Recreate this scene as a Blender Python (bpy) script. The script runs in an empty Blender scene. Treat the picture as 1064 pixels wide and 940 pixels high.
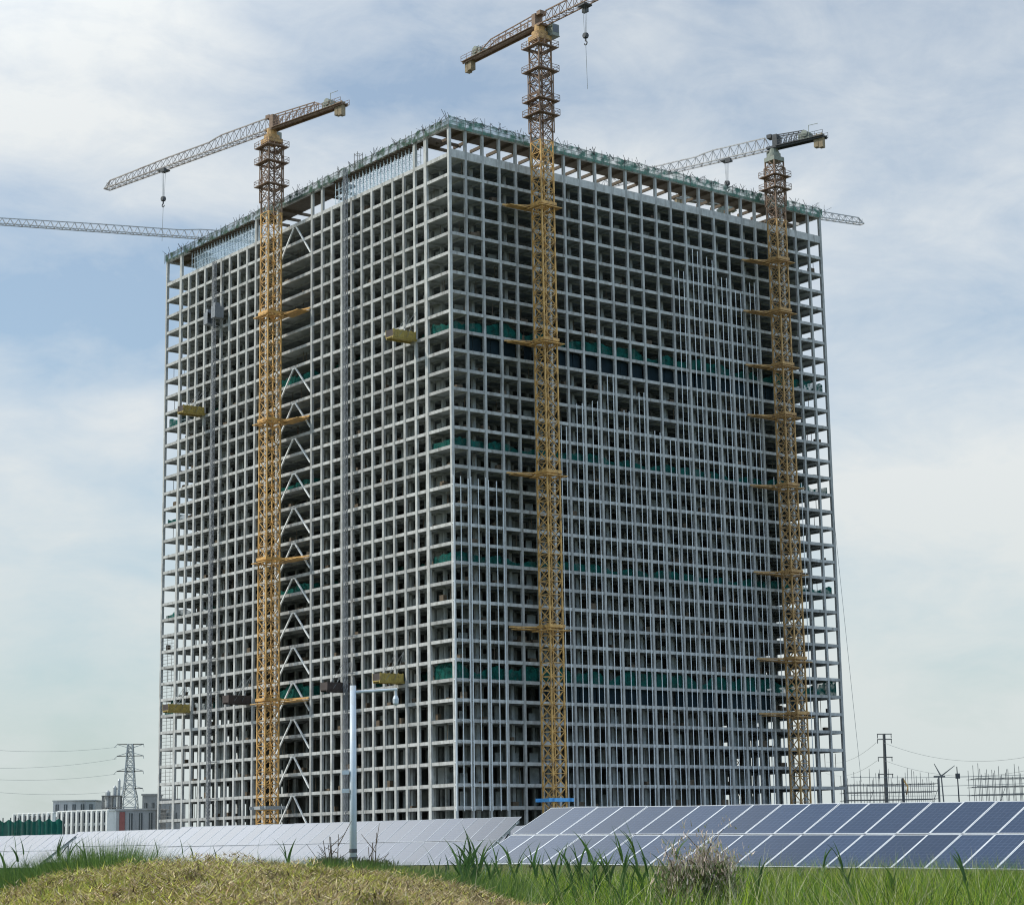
import bpy, math, random
import numpy as np
from mathutils import Vector, Matrix
random.seed(7); RNG = np.random.default_rng(7)
C = bpy.context.scene.collection
SC = bpy.context.scene

# ------------------------------------------------------------------ camera
EYE = 1.6
F, PI_, RO = 2136.4, .1914, -.0163            # focal length in photo pixels, pitch, roll
R0 = Vector((1, 0, 0)); U0 = Vector((0, -math.sin(PI_), math.cos(PI_))); F0 = Vector((0, math.cos(PI_), math.sin(PI_)))
cr, sr = math.cos(RO), math.sin(RO)
RC = cr*R0 + sr*U0; UC = -sr*R0 + cr*U0
cam = bpy.data.cameras.new('camera'); camo = bpy.data.objects.new('camera', cam); C.objects.link(camo)
cam.lens = 36*F/1064; cam.sensor_width = 36; cam.clip_start = .5; cam.clip_end = 12000
camo.matrix_world = Matrix(((RC.x, UC.x, -F0.x, 0), (RC.y, UC.y, -F0.y, 0), (RC.z, UC.z, -F0.z, EYE), (0, 0, 0, 1)))
SC.camera = camo

# ------------------------------------------------------------------ sky, sun, exposure
SUN_AZ, SUN_EL = math.radians(-94), math.radians(42)      # azimuth from +Y, clockwise
w = bpy.data.worlds.new('World'); SC.world = w; w.use_nodes = True
nt = w.node_tree; nt.nodes.clear()
def N(t, **k):
    n = nt.nodes.new(t)
    for a, b in k.items(): setattr(n, a, b)
    return n
def mth(op, a, b=None, c=None, clamp=False):
    n = N('ShaderNodeMath', operation=op, use_clamp=clamp)
    for i, v in enumerate((a, b, c)):
        if v is None: continue
        if isinstance(v, (int, float)): n.inputs[i].default_value = v
        else: nt.links.new(v, n.inputs[i])
    return n.outputs[0]
out = N('ShaderNodeOutputWorld'); bg = N('ShaderNodeBackground'); bg.inputs[1].default_value = .1
sky = N('ShaderNodeTexSky', sky_type='NISHITA', sun_disc=False, sun_elevation=SUN_EL, sun_rotation=SUN_AZ, air_density=1.0, dust_density=1.6, ozone_density=1.5)
tc = N('ShaderNodeTexCoord'); sep = N('ShaderNodeSeparateXYZ'); nt.links.new(tc.outputs['Generated'], sep.inputs[0])
az = mth('ARCTAN2', sep.outputs[0], sep.outputs[1]); el = mth('ARCSINE', sep.outputs[2])
cmb = N('ShaderNodeCombineXYZ'); nt.links.new(mth('MULTIPLY', az, 1.0), cmb.inputs[0]); nt.links.new(mth('MULTIPLY', el, 2.1), cmb.inputs[1])
def noise(scale, detail, rough, dist, off):
    mp = N('ShaderNodeMapping'); mp.inputs['Location'].default_value = off; nt.links.new(cmb.outputs[0], mp.inputs[0])
    n = N('ShaderNodeTexNoise'); n.inputs['Scale'].default_value = scale; n.inputs['Detail'].default_value = detail
    n.inputs['Roughness'].default_value = rough; n.inputs['Distortion'].default_value = dist
    nt.links.new(mp.outputs[0], n.inputs['Vector']); return n.outputs['Fac']
n1 = noise(5.0, 7, .52, .35, (3.3, 1.2, 0)); n2 = noise(14, 7, .62, .6, (7.1, 4.4, 0)); n3 = noise(42, 5, .6, .8, (2.2, 9.4, 0))
m = mth('ADD', mth('MULTIPLY', mth('SUBTRACT', n1, .5), 2.0), mth('ADD', mth('MULTIPLY', mth('SUBTRACT', n2, .5), .85), mth('MULTIPLY', mth('SUBTRACT', n3, .5), .22)))
def blob(azd, eld, ra, re, amt):                # a soft bank of cloud (or a gap) in one part of the sky
    global m
    a = mth('DIVIDE', mth('SUBTRACT', az, math.radians(azd)), math.radians(ra)); b = mth('DIVIDE', mth('SUBTRACT', el, math.radians(eld)), math.radians(re))
    g = mth('POWER', 2.718, mth('MULTIPLY', mth('ADD', mth('MULTIPLY', a, a), mth('MULTIPLY', b, b)), -1.0))
    m = mth('ADD', m, mth('MULTIPLY', g, amt))
SKY_BLOBS = [(-12, 22.5, 6, 3.2, .45), (-11, 15.6, 6, 2.2, -.42), (-9, 18.2, 6, 1.2, .35), (-11.3, 11.0, 2.2, .7, .35), (-10.2, 12.0, 1.6, .7, .4), (-4, 22, 6, 2.4, -.4), (12, 22, 6, 2.6, -.3),
             (11, 17.5, 5, 1.6, .18), (12.5, 14.5, 5, 1.8, -.32), (3, 18.7, 5, 1.2, .3), (12.5, 9.5, 5, 1.8, .2),
             (-27, 32, 13, 8, .9), (7, 44, 16, 9, -1.2)]  # last pair: unseen cloud and gap, placed for the panel reflections
for b_ in SKY_BLOBS: blob(*b_)
hz = mth('MULTIPLY', mth('SUBTRACT', .2, el), 3.4)
back = mth('MULTIPLY', mth('GREATER_THAN', mth('ABSOLUTE', az), math.radians(100)), -1.0)  # clouds cleared behind the viewer, out of view, to blue the fill light
m = mth('ADD', mth('ADD', mth('ADD', m, back), .50), mth('MAXIMUM', hz, 0.0), clamp=True)
m = mth('ADD', mth('MULTIPLY', m, .74), .26)
ccol = N('ShaderNodeMix', data_type='RGBA'); ccol.inputs[6].default_value = (5.8, 6.45, 6.35, 1); ccol.inputs[7].default_value = (7.3, 7.6, 7.7, 1)
nt.links.new(mth('MULTIPLY', el, 4.6, clamp=True), ccol.inputs[0])
tint = N('ShaderNodeMix', data_type='RGBA', blend_type='MULTIPLY'); tint.inputs[0].default_value = 1; tint.inputs[7].default_value = (1.02, 1.26, 1.32, 1)
nt.links.new(sky.outputs[0], tint.inputs[6])
mix = N('ShaderNodeMix', data_type='RGBA'); nt.links.new(m, mix.inputs[0]); nt.links.new(tint.outputs[2], mix.inputs[6]); nt.links.new(ccol.outputs[2], mix.inputs[7])
def lobe(azd, eld, ra, re):
    a = mth('DIVIDE', mth('SUBTRACT', az, math.radians(azd)), math.radians(ra)); b = mth('DIVIDE', mth('SUBTRACT', el, math.radians(eld)), math.radians(re))
    return mth('POWER', 2.718, mth('MULTIPLY', mth('ADD', mth('MULTIPLY', a, a), mth('MULTIPLY', b, b)), -1.0))
gain = mth('ADD', mth('MULTIPLY', lobe(-32, 34, 18, 8), 3.2), 1.0)            # sunlit cloud high on the left, out of view, brightened for the panel reflections
gain = mth('ADD', gain, mth('MULTIPLY', lobe(-94, 42, 35, 25), .8))           # glow of the veiled sun
gain = mth('ADD', gain, mth('MULTIPLY', lobe(140, 36, 60, 32), 2.0))         # unseen sky behind the viewer, brightened to fill the shaded facade
gm = N('ShaderNodeVectorMath', operation='SCALE'); nt.links.new(mix.outputs[2], gm.inputs[0]); nt.links.new(gain, gm.inputs['Scale'])
nt.links.new(gm.outputs[0], bg.inputs[0]); nt.links.new(bg.outputs[0], out.inputs[0])
sl = bpy.data.lights.new('sun', 'SUN'); sl.energy = 2.9; sl.angle = math.radians(4); sl.color = (1, .95, .86)
so = bpy.data.objects.new('sun', sl); C.objects.link(so)
sd = Vector((math.sin(SUN_AZ)*math.cos(SUN_EL), math.cos(SUN_AZ)*math.cos(SUN_EL), math.sin(SUN_EL)))
so.rotation_euler = sd.to_track_quat('Z', 'Y').to_euler(); so.location = sd*300
SC.view_settings.view_transform = 'Standard'; SC.view_settings.look = 'None'; SC.view_settings.exposure = 0.12; SC.view_settings.gamma = 1
SC.cycles.filter_width = 1.1
SC.cycles.max_bounces = 6; SC.cycles.diffuse_bounces = 3; SC.cycles.transparent_max_bounces = 12

# ------------------------------------------------------------------ helpers: points seen in the photograph at a chosen depth or height
def ray(px, py):
    dx, dy = px-532, py-470
    u = cr*dx+sr*dy; v = -sr*dx+cr*dy
    return R0*(u/F) + F0 + U0*(-v/F)
def atY(px, py, Y):
    d = ray(px, py); return Vector((0, 0, EYE)) + d*(Y/d.y)
def atZ(px, py, z):
    d = ray(px, py); return Vector((0, 0, EYE)) + d*((z-EYE)/d.z)
def tag(o, label=None, cat=None, group=None, kind=None):
    for k, v in (('label', label), ('category', cat), ('group', group), ('kind', kind)):
        if v: o[k] = v
    return o
def empty(name, loc=(0, 0, 0), rz=0.0):
    o = bpy.data.objects.new(name, None); C.objects.link(o); o.location = loc; o.rotation_euler = (0, 0, rz); return o
class MB:
    BOX = ((0, 3, 2, 1), (4, 5, 6, 7), (0, 1, 5, 4), (1, 2, 6, 5), (2, 3, 7, 6), (3, 0, 4, 7))
    def __init__(s): s.v = []; s.f = []; s.m = []
    def box(s, a, b, mi=0):
        (x0, y0, z0), (x1, y1, z1) = a, b; n = len(s.v)
        s.v += [(x0, y0, z0), (x1, y0, z0), (x1, y1, z0), (x0, y1, z0), (x0, y0, z1), (x1, y0, z1), (x1, y1, z1), (x0, y1, z1)]
        s.f += [tuple(n+i for i in q) for q in s.BOX]; s.m += [mi]*6
    def bar(s, p, q, r, r2=None, n=4, mi=0, cap=True):
        p = Vector(p); q = Vector(q); d = q-p
        if d.length < 1e-6: return
        d.normalize(); h = Vector((0, 0, 1)) if abs(d.z) < .95 else Vector((1, 0, 0))
        a = d.cross(h).normalized(); b = d.cross(a); r2 = r if r2 is None else r2; k = len(s.v)
        for c, rr in ((p, r), (q, r2)):
            for i in range(n):
                t = 2*math.pi*(i+.5)/n; s.v.append(tuple(c + a*(math.cos(t)*rr) + b*(math.sin(t)*rr)))
        for i in range(n):
            j = (i+1) % n; s.f.append((k+i, k+j, k+n+j, k+n+i)); s.m.append(mi)
        if cap: s.f += [tuple(k+i for i in reversed(range(n))), tuple(k+n+i for i in range(n))]; s.m += [mi, mi]
    def obox(s, c, ax, ay, az_, mi=0):
        c, ax, ay, az_ = map(Vector, (c, ax, ay, az_)); n = len(s.v)
        for sx, sy, sz in ((-1, -1, -1), (1, -1, -1), (1, 1, -1), (-1, 1, -1), (-1, -1, 1), (1, -1, 1), (1, 1, 1), (-1, 1, 1)):
            s.v.append(tuple(c+ax*sx+ay*sy+az_*sz))
        s.f += [tuple(n+i for i in q) for q in s.BOX]; s.m += [mi]*6
    def face(s, pts, mi=0):
        n = len(s.v); s.v += [tuple(p) for p in pts]; s.f.append(tuple(range(n, n+len(pts)))); s.m.append(mi)
    def build(s, name, mats, parent=None, smooth=False):
        me = bpy.data.meshes.new(name); me.from_pydata(s.v, [], s.f)
        for mt in (mats if isinstance(mats, (list, tuple)) else [mats]): me.materials.append(mt)
        me.polygons.foreach_set('material_index', s.m)
        if smooth: me.polygons.foreach_set('use_smooth', [True]*len(s.f))
        o = bpy.data.objects.new(name, me); C.objects.link(o)
        if parent: o.parent = parent
        return o
def copy_tree(o, parent=None):
    c = o.copy(); C.objects.link(c)
    if parent is not None: c.parent = parent
    for ch in o.children: copy_tree(ch, c)
    return c

# ------------------------------------------------------------------ materials
def mat(name, col, rough=.7, metal=0.0, var=.18, scale=1.2, spec=.4, dirt=None, dirt_scale=.25, streak=False, bump=0.0, coords='Object'):
    M = bpy.data.materials.new(name); M.use_nodes = True; t = M.node_tree; b = t.nodes['Principled BSDF']; L = t.links
    b.inputs['Roughness'].default_value = rough; b.inputs['Metallic'].default_value = metal; b.inputs['Specular IOR Level'].default_value = spec
    co = t.nodes.new('ShaderNodeTexCoord'); src = co.outputs[coords]
    n = t.nodes.new('ShaderNodeTexNoise'); n.inputs['Scale'].default_value = scale; n.inputs['Detail'].default_value = 8; n.inputs['Roughness'].default_value = .65
    L.new(src, n.inputs['Vector'])
    r = t.nodes.new('ShaderNodeValToRGB'); e = r.color_ramp.elements
    e[0].position = .3; e[1].position = .72
    e[0].color = (*[c*(1-var) for c in col], 1); e[1].color = (*[min(1, c*(1+var)) for c in col], 1)
    L.new(n.outputs['Fac'], r.inputs[0]); last = r.outputs[0]
    if dirt:
        n2 = t.nodes.new('ShaderNodeTexNoise'); n2.inputs['Scale'].default_value = dirt_scale; n2.inputs['Detail'].default_value = 9; n2.inputs['Roughness'].default_value = .7
        if streak:
            mp = t.nodes.new('ShaderNodeMapping'); mp.inputs['Scale'].default_value = (1, 1, .16); L.new(src, mp.inputs[0]); L.new(mp.outputs[0], n2.inputs['Vector'])
        else: L.new(src, n2.inputs['Vector'])
        r2 = t.nodes.new('ShaderNodeValToRGB'); r2.color_ramp.elements[0].position = .5; r2.color_ramp.elements[1].position = .68
        L.new(n2.outputs['Fac'], r2.inputs[0])
        mx = t.nodes.new('ShaderNodeMix'); mx.data_type = 'RGBA'; L.new(r2.outputs[0], mx.inputs[0]); L.new(last, mx.inputs[6]); mx.inputs[7].default_value = (*dirt, 1); last = mx.outputs[2]
    L.new(last, b.inputs['Base Color'])
    if bump:
        bp = t.nodes.new('ShaderNodeBump'); bp.inputs['Strength'].default_value = bump; L.new(n.outputs['Fac'], bp.inputs['Height']); L.new(bp.outputs[0], b.inputs['Normal'])
    return M
M = {}
M['concrete'] = mat('concrete', (.385, .39, .38), .9, var=.24, scale=.55, dirt=(.20, .195, .18), dirt_scale=.9, streak=True, spec=.2)
def piece_tone(Mt, amt):
    t = Mt.node_tree; b = t.nodes['Principled BSDF']; src = b.inputs['Base Color'].links[0].from_socket
    oi = t.nodes.new('ShaderNodeObjectInfo'); mr = t.nodes.new('ShaderNodeMapRange'); mr.inputs[3].default_value = 1-amt; mr.inputs[4].default_value = 1+amt
    vm = t.nodes.new('ShaderNodeVectorMath'); vm.operation = 'SCALE'; t.links.new(oi.outputs['Random'], mr.inputs[0]); t.links.new(src, vm.inputs[0]); t.links.new(mr.outputs[0], vm.inputs['Scale']); t.links.new(vm.outputs[0], b.inputs['Base Color'])
piece_tone(M['concrete'], .17)
M['concrete_in'] = mat('concrete_inside', (.34, .36, .36), .95, var=.25, scale=.4, dirt=(.19, .20, .20), dirt_scale=.5, spec=.1)
M['block'] = mat('block_wall', (.25, .265, .26), .95, var=.25, scale=.5, dirt=(.13, .145, .145), dirt_scale=.2, spec=.1)
M['white_steel'] = mat('white_steel', (.72, .74, .74), .45, var=.1, scale=3, dirt=(.5, .47, .42), dirt_scale=1.1)
M['rail'] = mat('aluminium_rail', (.66, .69, .71), .45, var=.12, scale=.5)
M['yellow'] = mat('crane_yellow', (.56, .33, .105), .55, var=.3, scale=1.3, dirt=(.12, .075, .045), dirt_scale=.8)
M['ochre'] = mat('crane_orange', (.44, .27, .105), .6, var=.3, scale=1.3, dirt=(.16, .075, .04), dirt_scale=1.5)
M['dusky'] = mat('crane_backlit_brown', (.21, .14, .095), .7, var=.3, scale=1.3, dirt=(.11, .06, .05), dirt_scale=1.2)  # backlit dimness of the upper crane parts put into a darker brown
M['jibbrown'] = mat('crane_grey_brown', (.30, .27, .25), .6, var=.3, scale=.25, dirt=(.17, .12, .10), dirt_scale=.3)
M['jibwhite'] = mat('crane_pale', (.42, .42, .42), .5, var=.2, scale=1.5, dirt=(.25, .2, .17), dirt_scale=1.2)
M['greygreen'] = mat('cab_grey_green', (.20, .225, .19), .5, var=.2, scale=1.2)
M['cw'] = mat('counterweight_concrete', (.25, .20, .13), .9, var=.25, scale=1.4, dirt=(.1, .08, .05), dirt_scale=.9)
M['dark'] = mat('dark_steel', (.05, .055, .06), .6, var=.3, scale=2)
M['steel'] = mat('galvanised_steel', (.38, .40, .41), .5, .4, var=.15, scale=2)
M['blueband'] = mat('blue_banner', (.10, .36, .70), .6, var=.15, scale=2)
M['platform'] = mat('platform_olive', (.36, .27, .07), .6, var=.3, scale=1.2, dirt=(.13, .10, .05), dirt_scale=.8)
M['platform_dark'] = mat('platform_brown', (.055, .042, .038), .7, var=.3, scale=1.2)
M['hoist'] = mat('hoist_blue_grey', (.20, .215, .235), .6, var=.3, scale=2)
M['prop'] = mat('scaffold_pale_blue', (.50, .60, .66), .5, .2, var=.25, scale=.7)
M['scaffold'] = mat('scaffold_tube', (.16, .16, .155), .6, .3, var=.3, scale=1)
M['timber'] = mat('formwork_timber', (.10, .075, .05), .85, var=.35, scale=1.5)
M['pole'] = mat('pole_white_paint', (.50, .56, .62), .35, var=.06, scale=3, dirt=(.45, .46, .45), dirt_scale=2)
M['render'] = mat('white_render', (.74, .75, .74), .85, var=.06, scale=.4, dirt=(.5, .5, .48), dirt_scale=.3, streak=True)
M['grey_wall'] = mat('grey_wall', (.33, .34, .34), .85, var=.12, scale=.4, dirt=(.24, .24, .24), dirt_scale=.4, streak=True)
M['glass'] = mat('window_glass', (.05, .06, .07), .12, var=.3, scale=.4, spec=.6)
M['red_wall'] = mat('dull_red_wall', (.24, .09, .08), .8, var=.15, scale=1)
M['straw'] = mat('straw', (.3, .22, .1), .9)
M['wire'] = mat('wire', (.2, .22, .23), .6, .3)
def net_mat(name, col, alpha, scale):
    Mt = mat(name, col, .85, var=.35, scale=.5, spec=.1); t = Mt.node_tree; b = t.nodes['Principled BSDF']
    n = t.nodes.new('ShaderNodeTexNoise'); n.inputs['Scale'].default_value = scale; n.inputs['Detail'].default_value = 6
    co = t.nodes.new('ShaderNodeTexCoord'); t.links.new(co.outputs['Object'], n.inputs['Vector'])
    mr = t.nodes.new('ShaderNodeMapRange'); mr.inputs[1].default_value = .35; mr.inputs[2].default_value = .6; mr.inputs[3].default_value = alpha; mr.inputs[4].default_value = 1
    t.links.new(n.outputs['Fac'], mr.inputs[0]); t.links.new(mr.outputs[0], b.inputs['Alpha'])
    return Mt
M['net'] = net_mat('green_net', (.007, .080, .066), .42, .9)
M['backing'] = mat('dark_backing_sheet', (.010, .020, .026), .8, var=.4, scale=.6, spec=.1)
M['netpale'] = net_mat('pale_green_net', (.11, .21, .17), .22, .7)
M['netdark'] = net_mat('dark_green_net', (.05, .085, .065), .25, .8)
M['fencenet'] = net_mat('fence_net', (.012, .10, .075), .93, .3)

# ------------------------------------------------------------------ ground
def sheet(name, x0, y0, x1, y1, z, mt):
    b = MB(); b.face([(x0, y0, z), (x1, y0, z), (x1, y1, z), (x0, y1, z)]); o = b.build(name, mt); o['kind'] = 'structure'; return o
M['earth'] = mat('field_earth', (.085, .095, .035), .95, var=.4, scale=.25, dirt=(.13, .105, .06), dirt_scale=.06, spec=.1)
sheet('ground', -6000, -300, 6000, 9000, 0, M['earth'])
M['site'] = mat('grey_bounce_ground', (.30, .31, .31), .95, var=.25, scale=.1, dirt=(.2, .19, .17), dirt_scale=.03, spec=.1)
sheet('bounce_ground', -150, 330, 160, 600, .006, M['site'])  # unseen grey sheet added for cool bounce light under the tower slabs

# ------------------------------------------------------------------ the concrete tower (local x runs along the shaded facade, y along the lit one)
TH = .9114
CX, CY = -11.0218, 371.0
ROTZ = math.pi/2 - TH
UD = Vector((math.sin(TH), math.cos(TH), 0)); VD = Vector((-math.cos(TH), math.sin(TH), 0))
def T(u, v, z): return Vector((CX, CY, 0)) + UD*u + VD*v + Vector((0, 0, z))
tower = empty('concrete_tower', (CX, CY, 0), ROTZ)
tag(tower, 'huge unfinished concrete frame tower of open grid storeys behind the solar panels', 'tower')
UB = 4.024; UN = 25; UL = UB*UN
US = [UB*i for i in range(UN+1)]
VS = [0, 7.9, 11.6, 15.3, 19.0, 22.7, 26.35, 30.0, 33.7, 37.3, 41.0, 44.7, 48.6, 62.3, 66.8, 71.2, 74.9, 78.7, 82.4, 86.1, 89.8, 93.4, 97.2, 100.8, 104.6, 111.6]
VL = VS[-1]
zz = [125.73, 121.88, 118.04, 114.22, 110.45, 106.71, 102.89, 99.09, 95.3, 91.71, 87.95, 84.3, 80.74, 77.02, 73.32, 69.9, 66.13, 62.44, 58.81, 55.36, 51.9, 48.37, 44.75, 41.36, 37.61, 34.14, 30.59, 27.02, 23.19, 19.42, 15.67, 11.77, 7.79]
zz = np.array(zz[::-1]); kk = np.arange(len(zz)); zz = np.polyval(np.polyfit(kk, zz, 5), kk) + EYE
LV = [zz[0]-4.0] + list(zz)                     # centre height of every edge beam, bottom up (34 levels)
ZBIG0, ZBIG1 = 129.16+EYE, 130.76+EYE           # deep beam under the top storey
ZR = 135.28+EYE                                 # roof edge beam
def floor_mesh(z, deep=False):
    s = MB(); t = z+.297
    s.box((.35, .35, t-.24), (UL-.35, VL-.35, t))
    for u in US[1:-1]:
        s.box((u-.17, .45, z-.36), (u+.17, 9.2, t-.243)); s.box((u-.17, VL-9.2, z-.36), (u+.17, VL-.45, t-.243))
    for v in VS[1:-1]:
        s.box((.45, v-.17, z-.34), (9.0, v+.17, t-.246)); s.box((UL-9.0, v-.17, z-.34), (UL-.45, v+.17, t-.246))
    for v in (4.0, 8.1):
        s.box((9.1, v-.15, z-.30), (UL-9.1, v+.15, t-.25)); s.box((9.1, VL-v-.15, z-.30), (UL-9.1, VL-v+.15, t-.25))
    for u in (4.02, 8.05):
        s.box((u-.15, 9.3, z-.28), (u+.15, VL-9.3, t-.25)); s.box((UL-u-.15, 9.3, z-.28), (UL-u+.15, VL-9.3, t-.25))
    return s
def ring_mesh(z0, z1, inset=.1, wid=.4, zl0=None, zl1=None):
    zl0 = z0 if zl0 is None else zl0; zl1 = z1 if zl1 is None else zl1; s = MB()
    s.box((inset, inset, z0), (UL-inset, inset+wid, z1)); s.box((inset, VL-inset-wid, z0), (UL-inset, VL-inset, z1))
    s.box((inset, inset+wid, zl0), (inset+wid, VL-inset-wid, zl1)); s.box((UL-inset-wid, inset+wid, z0), (UL-inset, VL-inset-wid, z1))
    return s
for i, z in enumerate(LV + [ZBIG0+.45]):
    big = i == len(LV)
    fo = floor_mesh(z).build('floor_slab', M['concrete_in'], tower)
    if big: ring_mesh(ZBIG0, ZBIG1, .06, .5, z-.36, z+.38).build('edge_beam', M['concrete'], fo)
    else: ring_mesh(z-.31, z+.30).build('edge_beam', M['concrete'], fo)
# columns on the four sides
GAPS = ((11.9, 41.2), (72.0, 101.0))            # top-storey stretches of the lit side still standing on props
def col(u, v, du, dv, top, name='column'):
    s = MB(); s.box((u-du, v-dv, -.2), (u+du, v+dv, top)); return s.build(name, M['concrete'], tower)
top = ZR+.3
for i, u in enumerate(US):
    cu = min(max(u, .30), UL-.30); e_ = .30 if i in (0, UN) else .25
    col(cu, .30, e_, .27, top); col(cu, VL-.30, e_, .27, top)
for v in VS[1:-1]:
    gap = any(a < v < b for a, b in GAPS)
    col(.27, v, .25, .46 if v in (7.9, 104.6) else .33, ZBIG0+.80 if gap else top); col(UL-.27, v, .25, .33, top)
# inner rows of columns and walls
s = MB()
for v in (4.0, 8.1, VL-8.1, VL-4.0):
    for u in US[1:-1]:
        if (v in (4.0, VL-4.0)) and US.index(u) % 2: continue
        s.box((u-.32, v-.3, 0), (u+.32, v+.3, ZBIG0))
for u in (4.02, 8.05, UL-8.05, UL-4.02):
    for v in VS[2:-2]:
        if u in (4.02, UL-4.02) and VS.index(v) % 2: continue
        s.box((u-.3, v-.36, 0), (u+.3, v+.36, ZBIG0-.002))
tag(s.build('inner_column', M['concrete_in'], tower), kind='stuff')
s = MB(); s.box((17, 21, 0), (UL-15, VL-27, ZBIG0-.3)); s.box((11.5, 21.5, 0), (11.8, 70, ZBIG0-.35)); s.box((18, 12.5, 0), (72, 12.8, ZBIG0-.35))
for i in range(6): s.box((8.6, 24+i*7.4, 0), (11.4, 24.25+i*7.4, ZBIG0-.4))
for i in range(9): s.box((20+i*5.9, 9.4, 0), (20.25+i*5.9, 12.4, ZBIG0-.4))
# block infill beside the inner columns, a different few on every storey
allz = [0]+LV; DARK = int(np.argmin([abs(z-EYE-95.3) for z in LV])); DARK2 = int(np.argmin([abs(z-EYE-30.6) for z in LV]))
for k in range(len(LV)):
    if k in (DARK, DARK2): continue
    z0, z1 = allz[k]+.40, allz[k+1]-.40
    for i, u in enumerate(US[1:-5]):
        if RNG.random() < .42: s.box((u+.4, 8.2, z0), (u+.4+RNG.uniform(1.2, 3.0), 8.4, z1-RNG.choice([0, 0, .9])))
    for i in range(2, 18):
        if RNG.random() < .5: s.box((8.2, VS[i]+.4, z0), (8.4, VS[i]+.4+RNG.uniform(1, 2.8), z1))
for k in range(len(LV)):
    if k in (DARK, DARK2): continue
    z0, z1 = allz[k]+.40, allz[k+1]-.40
    for i in list(range(1, 12))+list(range(16, 21)):
        if RNG.random() < .62: s.box((3.6, VS[i]+.5, z0), (3.8, VS[i]+.5+RNG.uniform(1.0, 2.4), z1-RNG.choice([0, 0, .7])))
    for i in range(1, 21):
        if RNG.random() < .3: s.box((US[i]+.4, 4.6, z0), (US[i]+.4+RNG.uniform(.8, 2.2), 4.8, z1-RNG.choice([0, .6, 1.2])))
s.build('inner_wall', M['block'], tower)
s = MB()
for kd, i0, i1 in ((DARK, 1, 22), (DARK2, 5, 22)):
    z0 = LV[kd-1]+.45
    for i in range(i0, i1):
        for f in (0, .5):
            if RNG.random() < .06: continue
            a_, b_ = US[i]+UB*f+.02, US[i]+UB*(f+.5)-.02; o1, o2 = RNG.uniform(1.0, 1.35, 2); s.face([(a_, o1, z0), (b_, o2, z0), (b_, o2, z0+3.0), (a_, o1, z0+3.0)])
tag(s.build('dark_backing', M['backing'], tower), kind='stuff')  # dark backing sheets added to darken two storeys
# loose props, planks and bundles left standing on the storeys near the edges
s = MB()
for k in range(len(LV)):
    z = LV[k]+.375; h = (LV+[ZBIG0+.45])[k+1]-z-.6
    for i in range(14):
        u = RNG.uniform(1, UL-1); v = RNG.uniform(1.2, 3.2)
        if RNG.random() < .5: s.bar((u, v, z), (u, v, z+h), .06)
        else: w_ = RNG.uniform(.3, .9); s.box((u-w_, v-.4, z), (u+w_, v+.4, z+RNG.uniform(.3, 1.3)))
    for i in range(14):
        v = RNG.uniform(1, VL-1); u = RNG.uniform(1.2, 3.2)
        if RNG.random() < .5: s.bar((u, v, z), (u, v, z+h), .06)
        else: w_ = RNG.uniform(.3, .9); s.box((u-.4, v-w_, z), (u+.4, v+w_, z+RNG.uniform(.3, 1.3)))
tag(s.build('stored_material', M['timber'], tower), kind='stuff')
# roof frame: a ring of beams and planks open to the sky in the middle
s = MB(); zr = ZR
s.box((.06, .06, zr-.35), (UL-.06, .56, zr+.35)); s.box((.06, VL-.56, zr-.35), (UL-.06, VL-.06, zr+.35)); s.box((UL-.56, .56, zr-.35), (UL-.06, VL-.56, zr+.35))
for a, b in ((.56, 11.9), (41.0, 71.4), (100.6, VL-.56)): s.box((.06, a, zr-.35), (.56, b, zr+.35))
s.build('roof_beam', M['concrete'], tower)
s = MB(); t = zr+.3
s.box((.6, .6, t-.2), (UL-.6, 6.2, t)); s.box((.6, VL-8, t-.2), (UL-.6, VL-.6, t)); s.box((UL-8, 8, t-.2), (UL-.6, VL-8, t))
for a, b in ((8, 11.9), (41.0, 71.4), (100.6, VL-8)): s.box((.6, a, t-.2), (6.2, b, t))
for u in US[1:-1]: s.box((u-.17, .56, zr-.5), (u+.17, 9.4, t-.203)); s.box((u-.17, VL-8.6, zr-.5), (u+.17, VL-.56, t-.203))
for v in VS[1:-1]:
    if not any(a < v < b for a, b in GAPS): s.box((.56, v-.17, zr-.5), (8.6, v+.17, t-.206))
    s.box((UL-8.6, v-.17, zr-.5), (UL-.56, v+.17, t-.206))
s.build('roof_deck', M['timber'], tower)
# paired diagonal struts in the wide bay of the lit side
def brace(k, drop=2):
    s = MB(); z1 = LV[k]-.42; z0 = LV[k-drop]+.40; va = 55.3
    s.bar((.16, va-.5, z1), (.16, 49.1, z0+.7), .2); s.bar((.16, va+.5, z1), (.16, 61.8, z0), .2)
    s.box((.05, va-.9, z1-.02), (.3, va+.9, z1+.14))
    return s.build('diagonal_strut', M['white_steel'], tower)
LVt = LV + [ZBIG0+.45]
apex = [98.5+EYE - i*7.32 for i in range(14)]
used = set()
for a in [129.9+EYE]+apex:
    k = int(np.argmin([abs(z-.4-a) for z in LVt]))
    if k >= 2 and k not in used:
        used.add(k)
        if k == len(LVt)-1:
            LV2 = LVt
            s = MB(); z1 = LVt[k]-.42; z0 = LVt[k-2]+.4
            s.bar((.16, 54.8, z1), (.16, 49.1, z0), .2); s.bar((.16, 55.8, z1), (.16, 61.8, z0), .2); s.build('diagonal_strut', M['white_steel'], tower)
        else: brace(k)
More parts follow.
